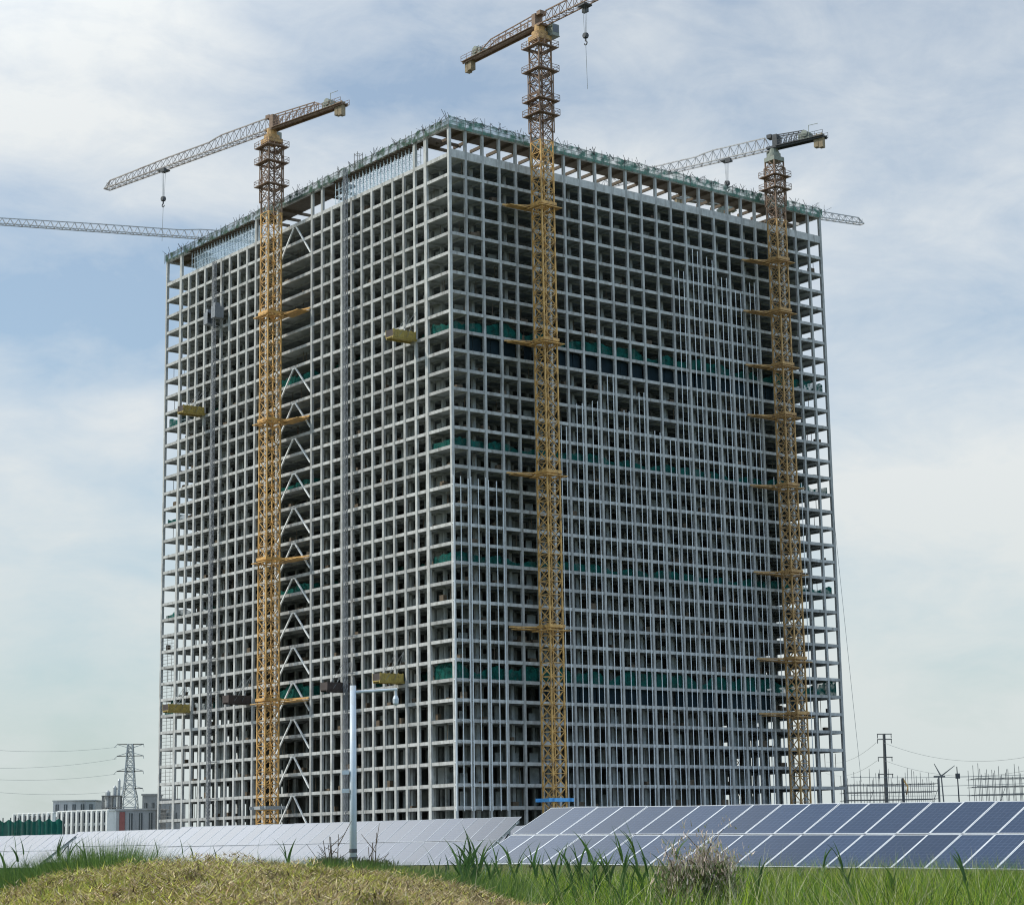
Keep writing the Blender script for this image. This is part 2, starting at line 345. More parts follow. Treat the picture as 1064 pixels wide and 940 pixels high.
# slim curtain-wall rails hung in front of the shaded side
def rails(i0, i1, ztop, per=(.32, .72), jit=7.0, zb=8.8):
    for i in range(i0, i1):
        zt = ztop + random.uniform(-jit, jit)
        for f in per:
            u = US[i]+UB*f+random.uniform(-.12, .12); s = MB()
            s.box((u-.06, -.30, zb), (u+.06, -.18, zt+random.uniform(-.3, .3)))
            for z in LV[1:]:
                if z < zt: s.box((u-.1, -.18, z-.1), (u+.1, .097, z+.1))
            s.build('facade_rail', M['rail'], tower)
rails(0, 3, 69.5, (.03, .45, .86), .4)
rails(6, 14, 90, (.38, .74), 9)
rails(14, 20, 119.5, (.30, .66), 5)
rails(20, 23, 70, (.5,), 9)
# guard rails in the open end bay of the lower storeys
for k in range(0, 12):
    s = MB(); z = LV[k]
    for h in (.9, 1.7, 2.5): s.bar((.3, 105.1, z+h), (.3, 111.2, z+h), .06)
    for v in (106.6, 108.6): s.bar((.3, v, z+.37), (.3, v, z+3.2), .05)
    s.build('guard_rail', M['scaffold'], tower)

# ------------------------------------------------------------------ green nets round some storeys (hung on the frame)
def net_ring(zb, frac, label, H=2.9):
    s = MB()
    e = .95; loop = []; q = 4.6
    P = ((e, e), (UL-e, e), (UL-e, VL-e), (e, VL-e), (e, 104.8), (q, 104.2), (q, 63.2), (e, 62.0), (e, 49.0), (q, 48.2), (q, 8.6), (e, 7.6))
    for (xa, ya), (xb, yb) in zip(P, P[1:]+P[:1]):
        L = math.hypot(xb-xa, yb-ya); k = max(1, int(L/.8)); nx, ny = (yb-ya)/L, -(xb-xa)/L
        for i in range(k):
            t = i/k; w_ = .14*math.sin(i*1.7)*(1 if i else 0); loop.append((xa+(xb-xa)*t+nx*w_, ya+(yb-ya)*t+ny*w_))
    n = len(loop); ph = RNG.uniform(0, 6); hs = [max(.08, min(H, H*frac*(.86+.30*math.sin(i*.55+ph)*math.sin(i*.083+ph)+.22*math.sin(i*.19+2*ph)+RNG.uniform(-.14, .14)))) for i in range(n)]
    s.v = [(x, y, zb) for x, y in loop] + [(x, y, zb+h_) for (x, y), h_ in zip(loop, hs)]
    s.f = [(i, (i+1) % n, n+(i+1) % n, n+i) for i in range(n)]; s.m = [0]*n
    o = s.build('safety_net', M['net']); o.location = (CX, CY, 0); o.rotation_euler = (0, 0, ROTZ)
    return tag(o, label, 'safety net', 'green nets wrapped round storeys of the tower')
def lvl_at(zrel): return min(LV, key=lambda z: abs(z-EYE-zrel))
net_ring(lvl_at(95.3)+.38, .72, 'green safety net round the highest netted storey, above a dark empty row of the tower')
net_ring(lvl_at(73.3)+.38, .5, 'green safety net low across the second netted storey from the top of the tower')
net_ring(lvl_at(51.9)+.38, .5, 'green safety net low across the third netted storey down the tower')
net_ring(lvl_at(30.6)+.38, .92, 'green safety net nearly filling the lowest netted storey of the tower')
# net and poles along the roof edge
def roof_edge(label, pts, m_net, h, bundles, dark=False):
    root = empty('edge_net', (CX, CY, 0), ROTZ); tag(root, label, 'safety net', 'nets along the roof edge of the tower')
    s = MB(); z0 = ZR+.38; (x0, y0), (x1, y1) = pts; L = math.hypot(x1-x0, y1-y0); n = int(L/1.0)
    P = lambda t: (x0+(x1-x0)*t, y0+(y1-y0)*t)
    hs = [h*RNG.uniform(.8, 1.08) for _ in range(n+1)]; nx, ny = (y1-y0)/L, -(x1-x0)/L
    for i in range(n):
        a, b = P(i/n), P((i+1)/n); wa, wb = .12*math.sin(i*2.1), .12*math.sin(i*2.1+2.1)
        s.face([(a[0], a[1], z0-.75), (b[0], b[1], z0-.75), (b[0]+nx*wb, b[1]+ny*wb, z0+hs[i+1]), (a[0]+nx*wa, a[1]+ny*wa, z0+hs[i])])
    s.build('net', m_net, root)
    s = MB()
    for hh in (.5, 1.25): s.bar((x0, y0, z0+hh*h/1.5), (x1, y1, z0+hh*h/1.5), .05)
    for i in range(0, n, 2):
        a = P(i/n); s.bar((a[0], a[1], z0-.9), (a[0], a[1], z0+h+random.uniform(.1, .7)), .05)
    s.build('guard_rail', M['scaffold'], root)
    for tb in bundles:
        s = MB(); a = P(tb); d = Vector(((x1-x0)/L, (y1-y0)/L, 0)); q = Vector((nx, ny, 0))
        for j in range(5):
            st = Vector((a[0], a[1], z0+h*.5)) + d*random.uniform(-.9, .9)
            s.bar(st, st + d*random.uniform(-1.9, 2.1) + q*random.uniform(-.6, 1.2) + Vector((0, 0, random.uniform(.5, 1.5))), .045)
        s.build('pole_bundle', M['dark'], root)
roof_edge('pale green net and loose poles along the roof edge of the shaded side', ((-.25, -.3), (UL+.25, -.3)), M['netpale'], 1.45, [i/25 for i in range(26)])
roof_edge('dark green net and poles along the roof edge of the sunlit side', ((-.32, VL+.2), (-.32, -.2)), M['netdark'], 1.15, [.02, .08, .15, .3, .37, .44, .52, .58, .66, .7, .78, .85, .93, .97])
# propped formwork in the two gaps of the top storey
def shoring(v0, v1, label):
    root = empty('shoring_scaffold', (CX, CY, 0), ROTZ); tag(root, label, 'scaffold', 'propped formwork on the top storey')
    s = MB(); z0 = ZBIG0+.83; z1 = ZR-.5; n = int((v1-v0)/1.25)
    for u in (.5, 1.5, 2.4):
        for i in range(n+1):
            v = v0+(v1-v0)*i/n; s.bar((u, v, z0), (u, v, z1), .062)
        for h in (.5, 1.9, 3.3): s.bar((u, v0, z0+h), (u, v1, z0+h), .045)
        for i in range(0, n-1, 3):
            v = v0+(v1-v0)*i/n; vb = v0+(v1-v0)*min(n, i+2)/n; s.bar((u+.05, v, z0+.2), (u+.05, vb, z1-.4), .04)
    for i in range(0, n+1):
        v = v0+(v1-v0)*i/n
        for h in (.55, 1.95, 3.35): s.bar((.3, v, z0+h), (2.6, v, z0+h), .04)
    s.build('prop_frame', M['prop'], root)
    s = MB(); s.box((-.1, v0, z1+.16), (2.6, v1, z1+.5))
    for i in range(n+1):
        v = v0+(v1-v0)*i/n; s.box((-.3-random.uniform(0, .5), v-.09, z1), (2.8, v+.09, z1+.157))
    s.build('formwork', M['timber'], root)
shoring(12.6, 40.2, 'pale blue props and dark formwork in the top storey gap near the tower corner')
shoring(72.4, 100.2, 'pale blue props and dark formwork in the top storey gap near the far left end')
s = MB()
for a in (-.6, .6):
    for b in (-.6, .6): s.bar((2+a, 34+b, ZR+.5), (2+a, 34+b, ZR+4.6), .07)
for z in (1.5, 2.8, 4.2):
    for a, b in (((-.6, -.6), (.6, -.6)), ((.6, -.6), (.6, .6)), ((.6, .6), (-.6, .6)), ((-.6, .6), (-.6, -.6))): s.bar((2+a[0], 34+a[1], ZR+z), (2+b[0], 34+b[1], ZR+z), .05)
o = s.build('access_tower', M['scaffold']); o.location = (CX, CY, 0); o.rotation_euler = (0, 0, ROTZ); tag(o, 'small scaffold cage standing up above the roof edge of the sunlit side', 'scaffold')

# ------------------------------------------------------------------ tower cranes
def lattice_mast(s, a, z0, z1, step=2.5, rc=.19, rd=.082, mi=0):
    h = a/2; cs = [(-h, -h), (h, -h), (h, h), (-h, h)]
    for x, y in cs: s.bar((x, y, z0), (x, y, z1), rc, mi=mi)
    n = max(1, round((z1-z0)/step)); dz = (z1-z0)/n
    for i in range(n):
        za, zb = z0+i*dz, z0+(i+1)*dz
        for j in range(4):
            p, q = cs[j], cs[(j+1) % 4]
            s.bar((*p, zb), (*q, zb), rd*1.05, mi=mi, cap=False)
            zm = (za+zb)/2; mid = ((p[0]+q[0])/2, (p[1]+q[1])/2)
            s.bar((*p, za), (*q, zb), rd, mi=mi, cap=False); s.bar((*q, za), (*p, zb), rd, mi=mi, cap=False)
    return s
def deck_ring(s, h, o, z, rail=True, mi=0):
    for x0, y0, x1, y1 in ((-o, -o, o, -h), (-o, h, o, o), (-o, -h, -h, h), (h, -h, o, h)): s.box((x0, y0, z-.1), (x1, y1, z+.05), mi)
    if rail:
        cs = [(-o, -o), (o, -o), (o, o), (-o, o)]
        for j in range(4):
            p, q = cs[j], cs[(j+1) % 4]
            for hh in (.6, 1.15): s.bar((*p, z+hh), (*q, z+hh), .05, mi=mi)
            for t in (0, .33, .66): s.bar((p[0]+(q[0]-p[0])*t, p[1]+(q[1]-p[1])*t, z), (p[0]+(q[0]-p[0])*t, p[1]+(q[1]-p[1])*t, z+1.15), .05, mi=mi)
def jib_mesh(s, L, hfun, wid, step, rc, rd, x0=0.0):
    n = max(2, round((L-x0)/step)); dx = (L-x0)/n; w2 = wid/2
    for i in range(n):
        a, b = x0+i*dx, x0+(i+1)*dx; ha, hb = hfun(a), hfun(b); mid = (a+b)/2; hm = hfun(mid)
        for y in (-w2, w2):
            s.bar((a, y, 0), (b, y, 0), rc, cap=False)
            s.bar((a, y, 0), (mid, 0, hm), rd, cap=False); s.bar((mid, 0, hm), (b, y, 0), rd, cap=False)
        s.bar((a, -w2, 0), (a, w2, 0), rd, cap=False); s.bar((a, -w2, 0), (b, w2, 0), rd*.9, cap=False)
        if i < n-1: s.bar((mid, 0, hm), (b+dx/2, 0, hfun(b+dx/2)), rc*1.05, cap=False)
    s.bar((L, -w2, 0), (L, w2, 0), rc); s.bar((L-dx/2, 0, hfun(L-dx/2)), (L, 0, .25), rc); s.bar((L, 0, 0), (L, 0, hfun(L)*.9), rd)
def crane(label, base, a, ztop, jib_az, jib_len, cj_len, m_low, m_up, m_jib, m_cj, z_change, trolley=None, hook_drop=6, rope_tail=0, collars=(), collar_u=None, side='L', band_z=None, band_m=None, jib_h=2.6, cage=(16, 6), decks=(), cw=True, cabside=-1):
    root = empty('tower_crane', base, ROTZ); tag(root, label, 'tower crane', 'tower cranes round the concrete tower')
    zt = ztop-2.2; c0 = ztop-cage[0]; c1 = ztop-cage[1]; h = a/2
    s = lattice_mast(MB(), a, .3, z_change); s.box((-h-1.2, -h-1.2, -.2), (h+1.2, h+1.2, .35)); s.build('mast', m_low, root)
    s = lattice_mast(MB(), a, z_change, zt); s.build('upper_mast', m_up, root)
    s = lattice_mast(MB(), a*1.17, c0, c1, 2.6, .11, .07); s.build('climbing_frame', m_up, root)
    for dz in decks:
        s = MB(); deck_ring(s, h*1.05, h*1.17+.85, ztop-dz); s.build('work_platform', m_up, root)
    s = MB(); s.bar((0, 0, zt), (0, 0, zt+.8), a*.54, n=16); s.box((-h-.15, -h-.15, zt-.9), (h+.15, h+.15, zt-.02)); s.bar((0, 0, zt+.8), (0, 0, ztop+.1), a*.36, n=12)
    s.build('slewing_ring', M['ochre'] if m_low is not M['ochre'] else M['greygreen'], root)
    top = empty('slewing_top', (0, 0, 0)); 
    bpy.data.objects.remove(top)
    ang = jib_az - ROTZ; q = Matrix.Translation((0, 0, ztop)) @ Matrix.Rotation(ang, 4, 'Z')
    def put(o): o.matrix_local = q; return o
    def hf(x):
        if x < jib_len*.30: return jib_h
        if x < jib_len*.36: return jib_h - (jib_h*.22)*(x-jib_len*.30)/(jib_len*.06)
        if x < jib_len*.62: return jib_h*.78
        return jib_h*.78 - jib_h*.16*(x-jib_len*.62)/(jib_len*.38)
    s = MB(); jib_mesh(s, jib_len, hf, 1.7, 2.1, .15, .075, .9); put(s.build('jib', m_jib, root))
    # counter-jib: two girders, deck, hand rails and a short truss above
    s = MB()
    for y in (-.75, .75): s.box((-cj_len, y-.14, -.35), (1.0, y+.14, .3))
    s.box((-cj_len, -1.25, -.02), (-1, 1.25, .08))
    nn = int(cj_len/1.8)
    for y in (-1.25, 1.25):
        for hh in (.6, 1.15): s.bar((-cj_len, y, hh), (-1.5, y, hh), .05)
        for i in range(nn): s.bar((-cj_len+i*1.8, y, 0), (-cj_len+i*1.8, y, 1.15), .05)
    x1 = -cj_len*.62
    for y in (-.55, .55):
        s.bar((1, y, jib_h), (x1, y, jib_h*.8), .13); s.bar((x1, y, jib_h*.8), (-cj_len*.82, y, .2), .12)
        k = 6
        for i in range(k):
            xa = -.5+(x1+.5)*i/k; xb = -.5+(x1+.5)*(i+1)/k
            s.bar((xa, y, .2), (xb, y, jib_h*.85), .08); s.bar((xb, y, jib_h*.85), (xb, y, .2), .07)
    put(s.build('counter_jib', m_cj, root))
    if cw:
        for i, x in enumerate((-cj_len+.9, -cj_len+2.0)):
            s = MB(); s.box((x-.48, -.58, -2.3+i*.25), (x+.48, .58, .6)); s.bar((x, 0, .6), (x, 0, 1.0), .12); put(s.build('counterweight', M['cw'], root))
    s = MB(); x = -cj_len+4.6; s.box((x-1.3, -.9, .1), (x+1.3, .9, 1.5)); s.bar((x-.2, -1.1, 1.3), (x-.2, 1.1, 1.3), .75, n=12); s.bar((x-1.2, .8, 1.4), (x-1.2, .8, 3.0), .06); s.bar((x-1.2, .8, 2.9), (x-3.4, .8, 2.9), .06)
    put(s.build('winch', M['greygreen'], root))
    s = MB(); s.box((-1.4, -1.0, -.2), (1.3, 1.0, .25)); s.box((-1.3, -.95, .25), (-.2, .95, jib_h)); s.box((.1, -.8, jib_h-.5), (1.2, .8, jib_h+.3)); put(s.build('tower_head', m_cj if m_cj is not M['jibwhite'] else M['greygreen'], root))
    s = MB(); y = cabside*2.1
    s.box((.2, y-.85, -2.1), (2.4, y+.85, .2)); s.box((-.3, y-.95, -2.25), (2.5, y+.95, -2.1)); cab = put(s.build('cab', M['greygreen'], root))
    s = MB(); s.box((2.4, y-.7, -1.5), (2.43, y+.7, 0)); s.box((.5, y+cabside*.85-.02, -1.3), (2.2, y+cabside*.85+.02, -.1)); s.build('cab_window', M['glass'], cab)
    if trolley:
        s = MB(); s.box((trolley-1.0, -1.0, -.55), (trolley+1.0, 1.0, -.25)); s.box((trolley-1.6, .6, -1.2), (trolley-.4, 1.3, -.3)); put(s.build('trolley', M['dark'], root))
        s = MB()
        for y in (-.25, .25):
            for x in (-.3, .3): s.bar((trolley+x, y, -.4), (trolley+x*.5, y*.6, -hook_drop), .035)
        put(s.build('hoist_rope', M['wire'], root))
        s = MB(); z = -hook_drop; s.box((trolley-.45, -.3, z-.9), (trolley+.45, .3, z)); s.bar((trolley, -.4, z-.45), (trolley, .4, z-.45), .5, n=10); s.bar((trolley, 0, z-.9), (trolley, 0, z-1.6), .16)
        for i in range(7):
            t0, t1 = math.pi*(1.5*i/7-.5), math.pi*(1.5*(i+1)/7-.5); s.bar((trolley+.38*math.cos(t0), 0, z-1.95-.38*math.sin(t0)), (trolley+.38*math.cos(t1), 0, z-1.95-.38*math.sin(t1)), .12)
        put(s.build('hook', M['dark'], root))
        if rope_tail:
            s = MB(); s.bar((trolley, 0, z-2.2), (trolley+.2, 0, z-2.2-rope_tail), .05); put(s.build('sling', M['wire'], root))
    for zc in collars:
        s = MB(); o = h+.35
        for x0, y0, x1_, y1 in ((-o, -o, o, -h-.02), (-o, h+.02, o, o), (-o, -h-.02, -h-.02, h+.02), (h+.02, -h-.02, o, h+.02)): s.box((x0, y0, zc-.3), (x1_, y1, zc+.3))
        deck_ring(s, o+.01, o+.75, zc-.8, False)
        if side == 'L':
            # tie beams run to the facade (local +x) and along it towards the corner (local -y)
            s.bar((o, -o, zc), (4.3, -8.2, zc), .2); s.bar((o, o, zc+.1), (4.3, -8.4, zc+.1), .15); s.bar((o, -o, zc), (4.3, -1.0, zc), .16)
            s.box((h, -8.0, zc-.55), (4.4, -o+.4, zc-.42))
        else:
            s.bar((-o, o, zc), (-6.6, 4.3, zc), .2); s.bar((o, o, zc+.1), (-6.4, 4.3, zc+.1), .15); s.bar((-o, o, zc), (-.5, 4.3, zc), .16)
            s.box((-6.6, h+.2, zc-.55), (-o+.4, 3.6, zc-.42))
        s.build('tie_frame', m_low, root)
    if band_z:
        s = MB(); o = h+.5
        for x0, y0, x1_, y1 in ((-o-.9, -o, o+.9, -o+.06), (-o-.9, o-.06, o+.9, o), (-o, -o-.6, -o+.06, o+.6), (o-.06, -o-.6, o, o+.6)): s.box((x0, y0, band_z-.32), (x1_, y1, band_z+.32))
        s.build('banner', band_m or M['blueband'], root)
    return root
def azm(p, q): return math.atan2(q[1]-p[1], q[0]-p[0])
bL = T(-4.5, 57.2, 0); zL = 150.3+EYE
tip = atZ(111, 197, zL+EYE*0); end = atZ(354, 106.5, zL)
def zl(y): return (atY(280, y, bL.y)).z
crane('yellow tower crane with grey brown lattice jib in front of the sunlit side', bL, 3.1, zL, azm(bL, tip), (tip-Vector((bL.x, bL.y, zL))).length, (end-Vector((bL.x, bL.y, zL))).length,
      M['yellow'], M['dusky'], M['jibbrown'], M['dusky'], 133.5, trolley=36, hook_drop=6.5, rope_tail=8, collars=[zl(y) for y in (326, 437, 581, 727)], band_z=zl(839), band_m=M['steel'], cage=(16, 3.5), decks=(4, 7.5, 12.5), jib_h=3.0)
bM = T(19.0, -4.5, 0); zM = 158.2+EYE
end = atZ(484, 66, zM)
def zm(y): return (atY(570, y, bM.y)).z
crane('yellow tower crane standing tallest in front of the shaded side, jib leaving the frame', bM, 3.0, zM, azm(bM, end)+math.pi, 60, (end-Vector((bM.x, bM.y, zM))).length,
      M['yellow'], M['dusky'], M['dusky'], M['dusky'], 136, trolley=13.6, hook_drop=6.0, rope_tail=9, collars=[zm(y) for y in (213, 354, 491, 651)], side='R', band_z=zm(831), cage=(22, 9), decks=(4.6, 9.5, 15.6, 18.5), jib_h=2.6, cabside=1)
bR = T(82.3, -4.5, 0); zR_ = 146.0+EYE
tip = atZ(692, 180, zR_); end = atZ(852, 145, zR_)
def zr_(y): return (atY(815, y, bR.y)).z
crane('rust orange tower crane with short counterweighted tail near the right end of the tower', bR, 2.7, zR_, azm(bR, tip), 52, 12.2,
      M['ochre'], M['dusky'], M['jibwhite'], M['dark'], 131.5, trolley=9.5+2, hook_drop=5.0, collars=[zr_(y) for y in (270, 323, 379, 431, 504, 594, 684, 741)], side='R', cage=(13, 4.5), decks=(6.5, 9.3), jib_h=2.7)
# two cranes standing behind the tower, only part of each jib shows
zb = 167+EYE; p0 = atZ(0, 233, zb); p1 = atZ(205, 247.5, zb); d = (p1-p0).normalized(); b4 = p1+d*28
crane('pale grey crane jib reaching out at far left from behind the tower', (b4.x, b4.y, 0), 2.7, zb, math.atan2(-d.y, -d.x), 28+(p1-p0).length+9, 14,
      M['ochre'], M['ochre'], M['jibwhite'], M['jibwhite'], 131, jib_h=2.6, decks=(8,))
zb = 160+EYE; p0 = atZ(853, 227, zb); p1 = atZ(896, 233, zb); d = (p1-p0).normalized(); b5 = p0-d*30
crane('grey crane jib tip poking out to the right from behind the tower roof', (b5.x, b5.y, 0), 2.7, zb, math.atan2(d.y, d.x), 30+(p1-p0).length, 14,
      M['ochre'], M['ochre'], M['jibwhite'], M['jibwhite'], 131, jib_h=2.6, decks=(8,))

# ------------------------------------------------------------------ hoists and loading platforms on the sunlit side
def on_left(px, py, off=0.0):
    n = -UD; P = Vector((CX, CY, 0))+n*off; d = ray(px, py); o = Vector((0, 0, EYE)); t = (P-o).dot(n)/d.dot(n); w_ = o+d*t
    return (w_-Vector((CX, CY, 0))).dot(VD), w_.z
def hoist(v, ztop, cages, label):
    root = empty('construction_hoist', T(-1.6, v, 0), ROTZ); tag(root, label, 'hoist', 'construction hoists on the sunlit side')
    s = lattice_mast(MB(), .62, 0, ztop, 1.5, .06, .03); s.build('mast', M['hoist'], root)
    for z in LV[::2]:
        s = MB()
        for y in (-.35, .35): s.bar((.31, y, z), (1.75, y*2, z), .06)
        s.bar((.33, -1.0, z), (.33, 1.0, z), .06); s.build('wall_tie', M['hoist'], root)
    for sgn, z in cages:
        s = MB(); y = sgn*1.65
        s.box((-1.2, y-.85, z), (1.0, y+.85, z+.15)); s.box((-1.2, y-.85, z+2.5), (1.0, y+.85, z+2.65))
        for x in (-1.2, .94): s.box((x, y-.85, z+.15), (x+.06, y+.85, z+2.5))
        s.box((-1.14, y+sgn*.79, z+.15), (.94, y+sgn*.85, z+2.5)); s.box((-.9, y-.5, z+2.65), (.4, y+.5, z+3.4))
        s.build('cage', M['hoist'], root)
v, z = on_left(229, 327); hoist(v, 130.5, ((1, z-2.2), (-1, z-1.4)), 'dark lift mast with paired cages high up near the tower left end')
v, z = on_left(366, 400); hoist(v, ZR+.2, ((1, .4),), 'slim dark lift mast up the middle of the close column rows')
def platform(px, py, mt, label, L=5.4, Wd=2.5, H=1.5):
    v, z = on_left(px, py)
    root = empty('loading_platform', T(0, v, z-.7), ROTZ); tag(root, label, 'loading platform', 'platforms jutting from the sunlit side')
    s = MB(); s.box((-L, -Wd/2, 0), (.9, Wd/2, .18)); 
    for y in (-Wd/2+.2, Wd/2-.2): s.box((-L, y-.1, -.26), (.9, y+.1, -.003))
    s.build('deck', mt, root)
    for y in (-Wd/2, Wd/2-.06):
        s = MB(); s.box((-L, y, .183), (-.2, y+.06, H)); 
        for i in range(6): s.box((-L+i*(L-.3)/5, y-.05, .184), (-L+i*(L-.3)/5+.12, y+.11, H+.1))
        s.build('side_panel', mt, root)
    s = MB(); s.box((-L+.003, -Wd/2+.07, .186), (-L+.06, Wd/2-.07, H-.003)); s.build('front_panel', M['platform_dark'], root)  # dark inside of the platform's open end put into this panel's colour
    for y in (-Wd/2, Wd/2):
        s = MB(); s.bar((-L*.75, y, .3), (-.05, y, 5.6), .05); s.bar((-L*.4, y, .3), (-.05, y, 5.4), .04); s.build('stay_rope', M['wire'], root)
platform(429, 351, M['platform'], 'olive yellow loading platform high up near the tower corner')
platform(210, 428, M['platform'], 'olive yellow loading platform at mid height near the far left end of the tower')
platform(195, 736, M['platform'], 'olive yellow loading platform low down at the far left end of the tower')
platform(258, 727, M['platform_dark'], 'dark brown loading platform low down just left of the yellow crane')
platform(361, 714, M['platform_dark'], 'dark brown loading platform beside the top of the white camera pole')
platform(416, 705, M['platform'], 'bright olive loading platform above the camera arm of the white pole')

# ------------------------------------------------------------------ solar tables
def glass_mat():
    Mt = bpy.data.materials.new('solar_glass'); Mt.use_nodes = True; t = Mt.node_tree; b = t.nodes['Principled BSDF']; L = t.links
    co = t.nodes.new('ShaderNodeTexCoord'); sp = t.nodes.new('ShaderNodeSeparateXYZ'); L.new(co.outputs['Object'], sp.inputs[0])
    def line(o, per, wd):
        a = t.nodes.new('ShaderNodeMath'); a.operation = 'DIVIDE'; L.new(o, a.inputs[0]); a.inputs[1].default_value = per
        f = t.nodes.new('ShaderNodeMath'); f.operation = 'FRACT'; L.new(a.outputs[0], f.inputs[0])
        c = t.nodes.new('ShaderNodeMath'); c.operation = 'LESS_THAN'; L.new(f.outputs[0], c.inputs[0]); c.inputs[1].default_value = wd; return c.outputs[0]
    mx = t.nodes.new('ShaderNodeMath'); mx.operation = 'MAXIMUM'; L.new(line(sp.outputs[0], .183, .05), mx.inputs[0]); L.new(line(sp.outputs[1], .183, .05), mx.inputs[1])
    n = t.nodes.new('ShaderNodeTexNoise'); n.inputs['Scale'].default_value = 3; n.inputs['Detail'].default_value = 6; L.new(co.outputs['Object'], n.inputs['Vector'])
    r = t.nodes.new('ShaderNodeValToRGB'); r.color_ramp.elements[0].color = (.016, .030, .062, 1); r.color_ramp.elements[1].color = (.026, .044, .084, 1); L.new(n.outputs['Fac'], r.inputs[0])
    m_ = t.nodes.new('ShaderNodeMix'); m_.data_type = 'RGBA'; L.new(mx.outputs[0], m_.inputs[0]); L.new(r.outputs[0], m_.inputs[6]); m_.inputs[7].default_value = (.08, .10, .15, 1); L.new(m_.outputs[2], b.inputs['Base Color'])
    b.inputs['Roughness'].default_value = .14; b.inputs['IOR'].default_value = 1.6
    b.inputs['Specular IOR Level'].default_value = .62
    return Mt
M['pv'] = glass_mat(); piece_tone(M['pv'], .22); M['alu'] = mat('aluminium_frame', (.66, .68, .70), .4, .2, var=.06, scale=4)
SP, ML = 1.15, 2.27
M['frame_grey'] = mat('frame_grey', (.42, .44, .47), .4, .2, var=.08, scale=4)
def module(e, fm):
    s = MB(); w_ = SP-.012
    s.box((-w_/2, 0, -.035), (w_/2, ML, -.004), 0)
    s.box((-w_/2, 0, -.0395), (-w_/2+e, ML, .003), 1); s.box((w_/2-e, 0, -.0395), (w_/2, ML, .003), 1); s.box((-w_/2+e, 0, -.039), (w_/2-e, e, .0025), 1); s.box((-w_/2+e, ML-e, -.039), (w_/2-e, ML, .0025), 1)
    return s, [M['pv'], fm]
KINDS = {0: module(.032, M['alu']), 1: module(.03, M['frame_grey'])}; _first = {}
def table(label, P, al, tilt, n0, n1, slope=0.0, kind=0):
    root = empty('solar_table', P, 0); tag(root, label, 'solar panels', 'rows of solar panels in front of the tower')
    a = Vector((math.cos(al), -math.sin(al), slope)).normalized(); sv = Vector((math.sin(al)*math.cos(tilt), math.cos(al)*math.cos(tilt), math.sin(tilt))); nn = a.cross(sv).normalized(); sv = nn.cross(a)
    for i in range(n0, n1):
        for r in (0, 1):
            if kind not in _first: o = KINDS[kind][0].build('solar_panel', KINDS[kind][1]); _first[kind] = o
            else: o = _first[kind].copy(); C.objects.link(o)
            o.parent = root; c = a*((i+.5)*SP) + sv*(r*(ML+.07))
            sv_, nn_ = sv, nn; q_ = random.gauss(0, .0035); sv = (sv_ + nn_*q_).normalized(); nn = (nn_ - sv_*q_).normalized()
            o.matrix_local = Matrix(((a.x, sv.x, nn.x, c.x), (a.y, sv.y, nn.y, c.y), (a.z, sv.z, nn.z, c.z), (0, 0, 0, 1))); sv, nn = sv_, nn_
    s = MB(); L0, L1 = n0*SP, n1*SP
    for h in (.5, 1.75, ML+.035, 2.8, 4.1):
        c = sv*h - nn*.085; s.obox(a*((L0+L1)/2)+c, a*((L1-L0)/2-.02), sv*.05 if h != ML+.035 else sv*.075, nn*.04)
    s.build('purlin', M['alu'], root)
    k = max(2, int((n1-n0)/4))
    for i in range(k+1):
        m_ = L0+.25+(L1-L0-.5)*i/k
        s = MB(); s.obox(a*m_+sv*2.3-nn*.2, a*.035, sv*2.2, nn*.07); s.build('rafter', M['steel'], root)
        g = -P[2]
        for h in (1.3, 3.6):
            q = a*m_+sv*h-nn*.25; s = MB(); s.bar(q, (q.x, q.y, g-.1), .07); s.build('post', M['steel'], root)
        s = MB(); q0 = a*m_+sv*3.5-nn*.25; q1 = a*m_+sv*1.3-nn*.25; s.bar((q1.x, q1.y, g+.5), q0-Vector((0, 0, .1)), .045); s.build('brace', M['dark'], root)
    return root
table('dark blue solar panel table filling the right side behind the reeds', (15.83, 56.36, -.757+EYE), .759, .43, -21, 3, -.0155)
table('long pale solar panel table behind the white camera pole', (19.76, 90.93, -.708+EYE), .772, .58, -54, -27, -.0015, 1)
table('pale solar panel table showing in the wedge between two nearer tables', (33.0, 97.5, -.80+EYE), .772, .55, -45, -22, 0, 1)
table('pale solar panel table at far left with a dark slanted end beam', (-37.45, 162.24, -.633+EYE), .772, .58, -18, 0, -.0015, 1)
table('pale solar panel table between the slanted end beam and the long table', (-31.08, 169.24, -.289+EYE), .772, .58, -12, 15, -.0015, 1)

# ------------------------------------------------------------------ white camera pole
pb = atY(367, 893, 80); root = empty('camera_pole', (pb.x, pb.y, 0)); tag(root, 'pale steel pole with a side arm holding a hanging dome camera', 'camera pole')
ztop = atY(367, 712, 80).z
s = MB(); s.bar((0, 0, 0), (0, 0, ztop), .145, .12, n=16); s.bar((0, 0, 0), (0, 0, .03), .35, n=16); s.build('post', M['pole'], root, True)
for zz_ in (.75+EYE*0+.6, 1.05+.6):
    s = MB(); s.bar((0, 0, zz_), (0, 0, zz_+.14), .152, n=16); s.build('dark_band', M['dark'], root)
s = MB(); s.bar((.1, 0, ztop-.25), (1.72, -.1, ztop-.18), .055, n=8); s.bar((1.66, -.1, ztop-.2), (1.66, -.1, ztop-.5), .04, n=8); s.build('arm', M['pole'], root)
s = MB(); s.bar((1.66, -.1, ztop-.55), (1.66, -.1, ztop-.42), .12, .07, n=12); s.bar((1.66, -.1, ztop-.72), (1.66, -.1, ztop-.55), .11, .12, n=12); s.bar((1.66, -.1, ztop-.80), (1.66, -.1, ztop-.72), .05, .11, n=12); s.build('dome_camera', M['pole'], root)
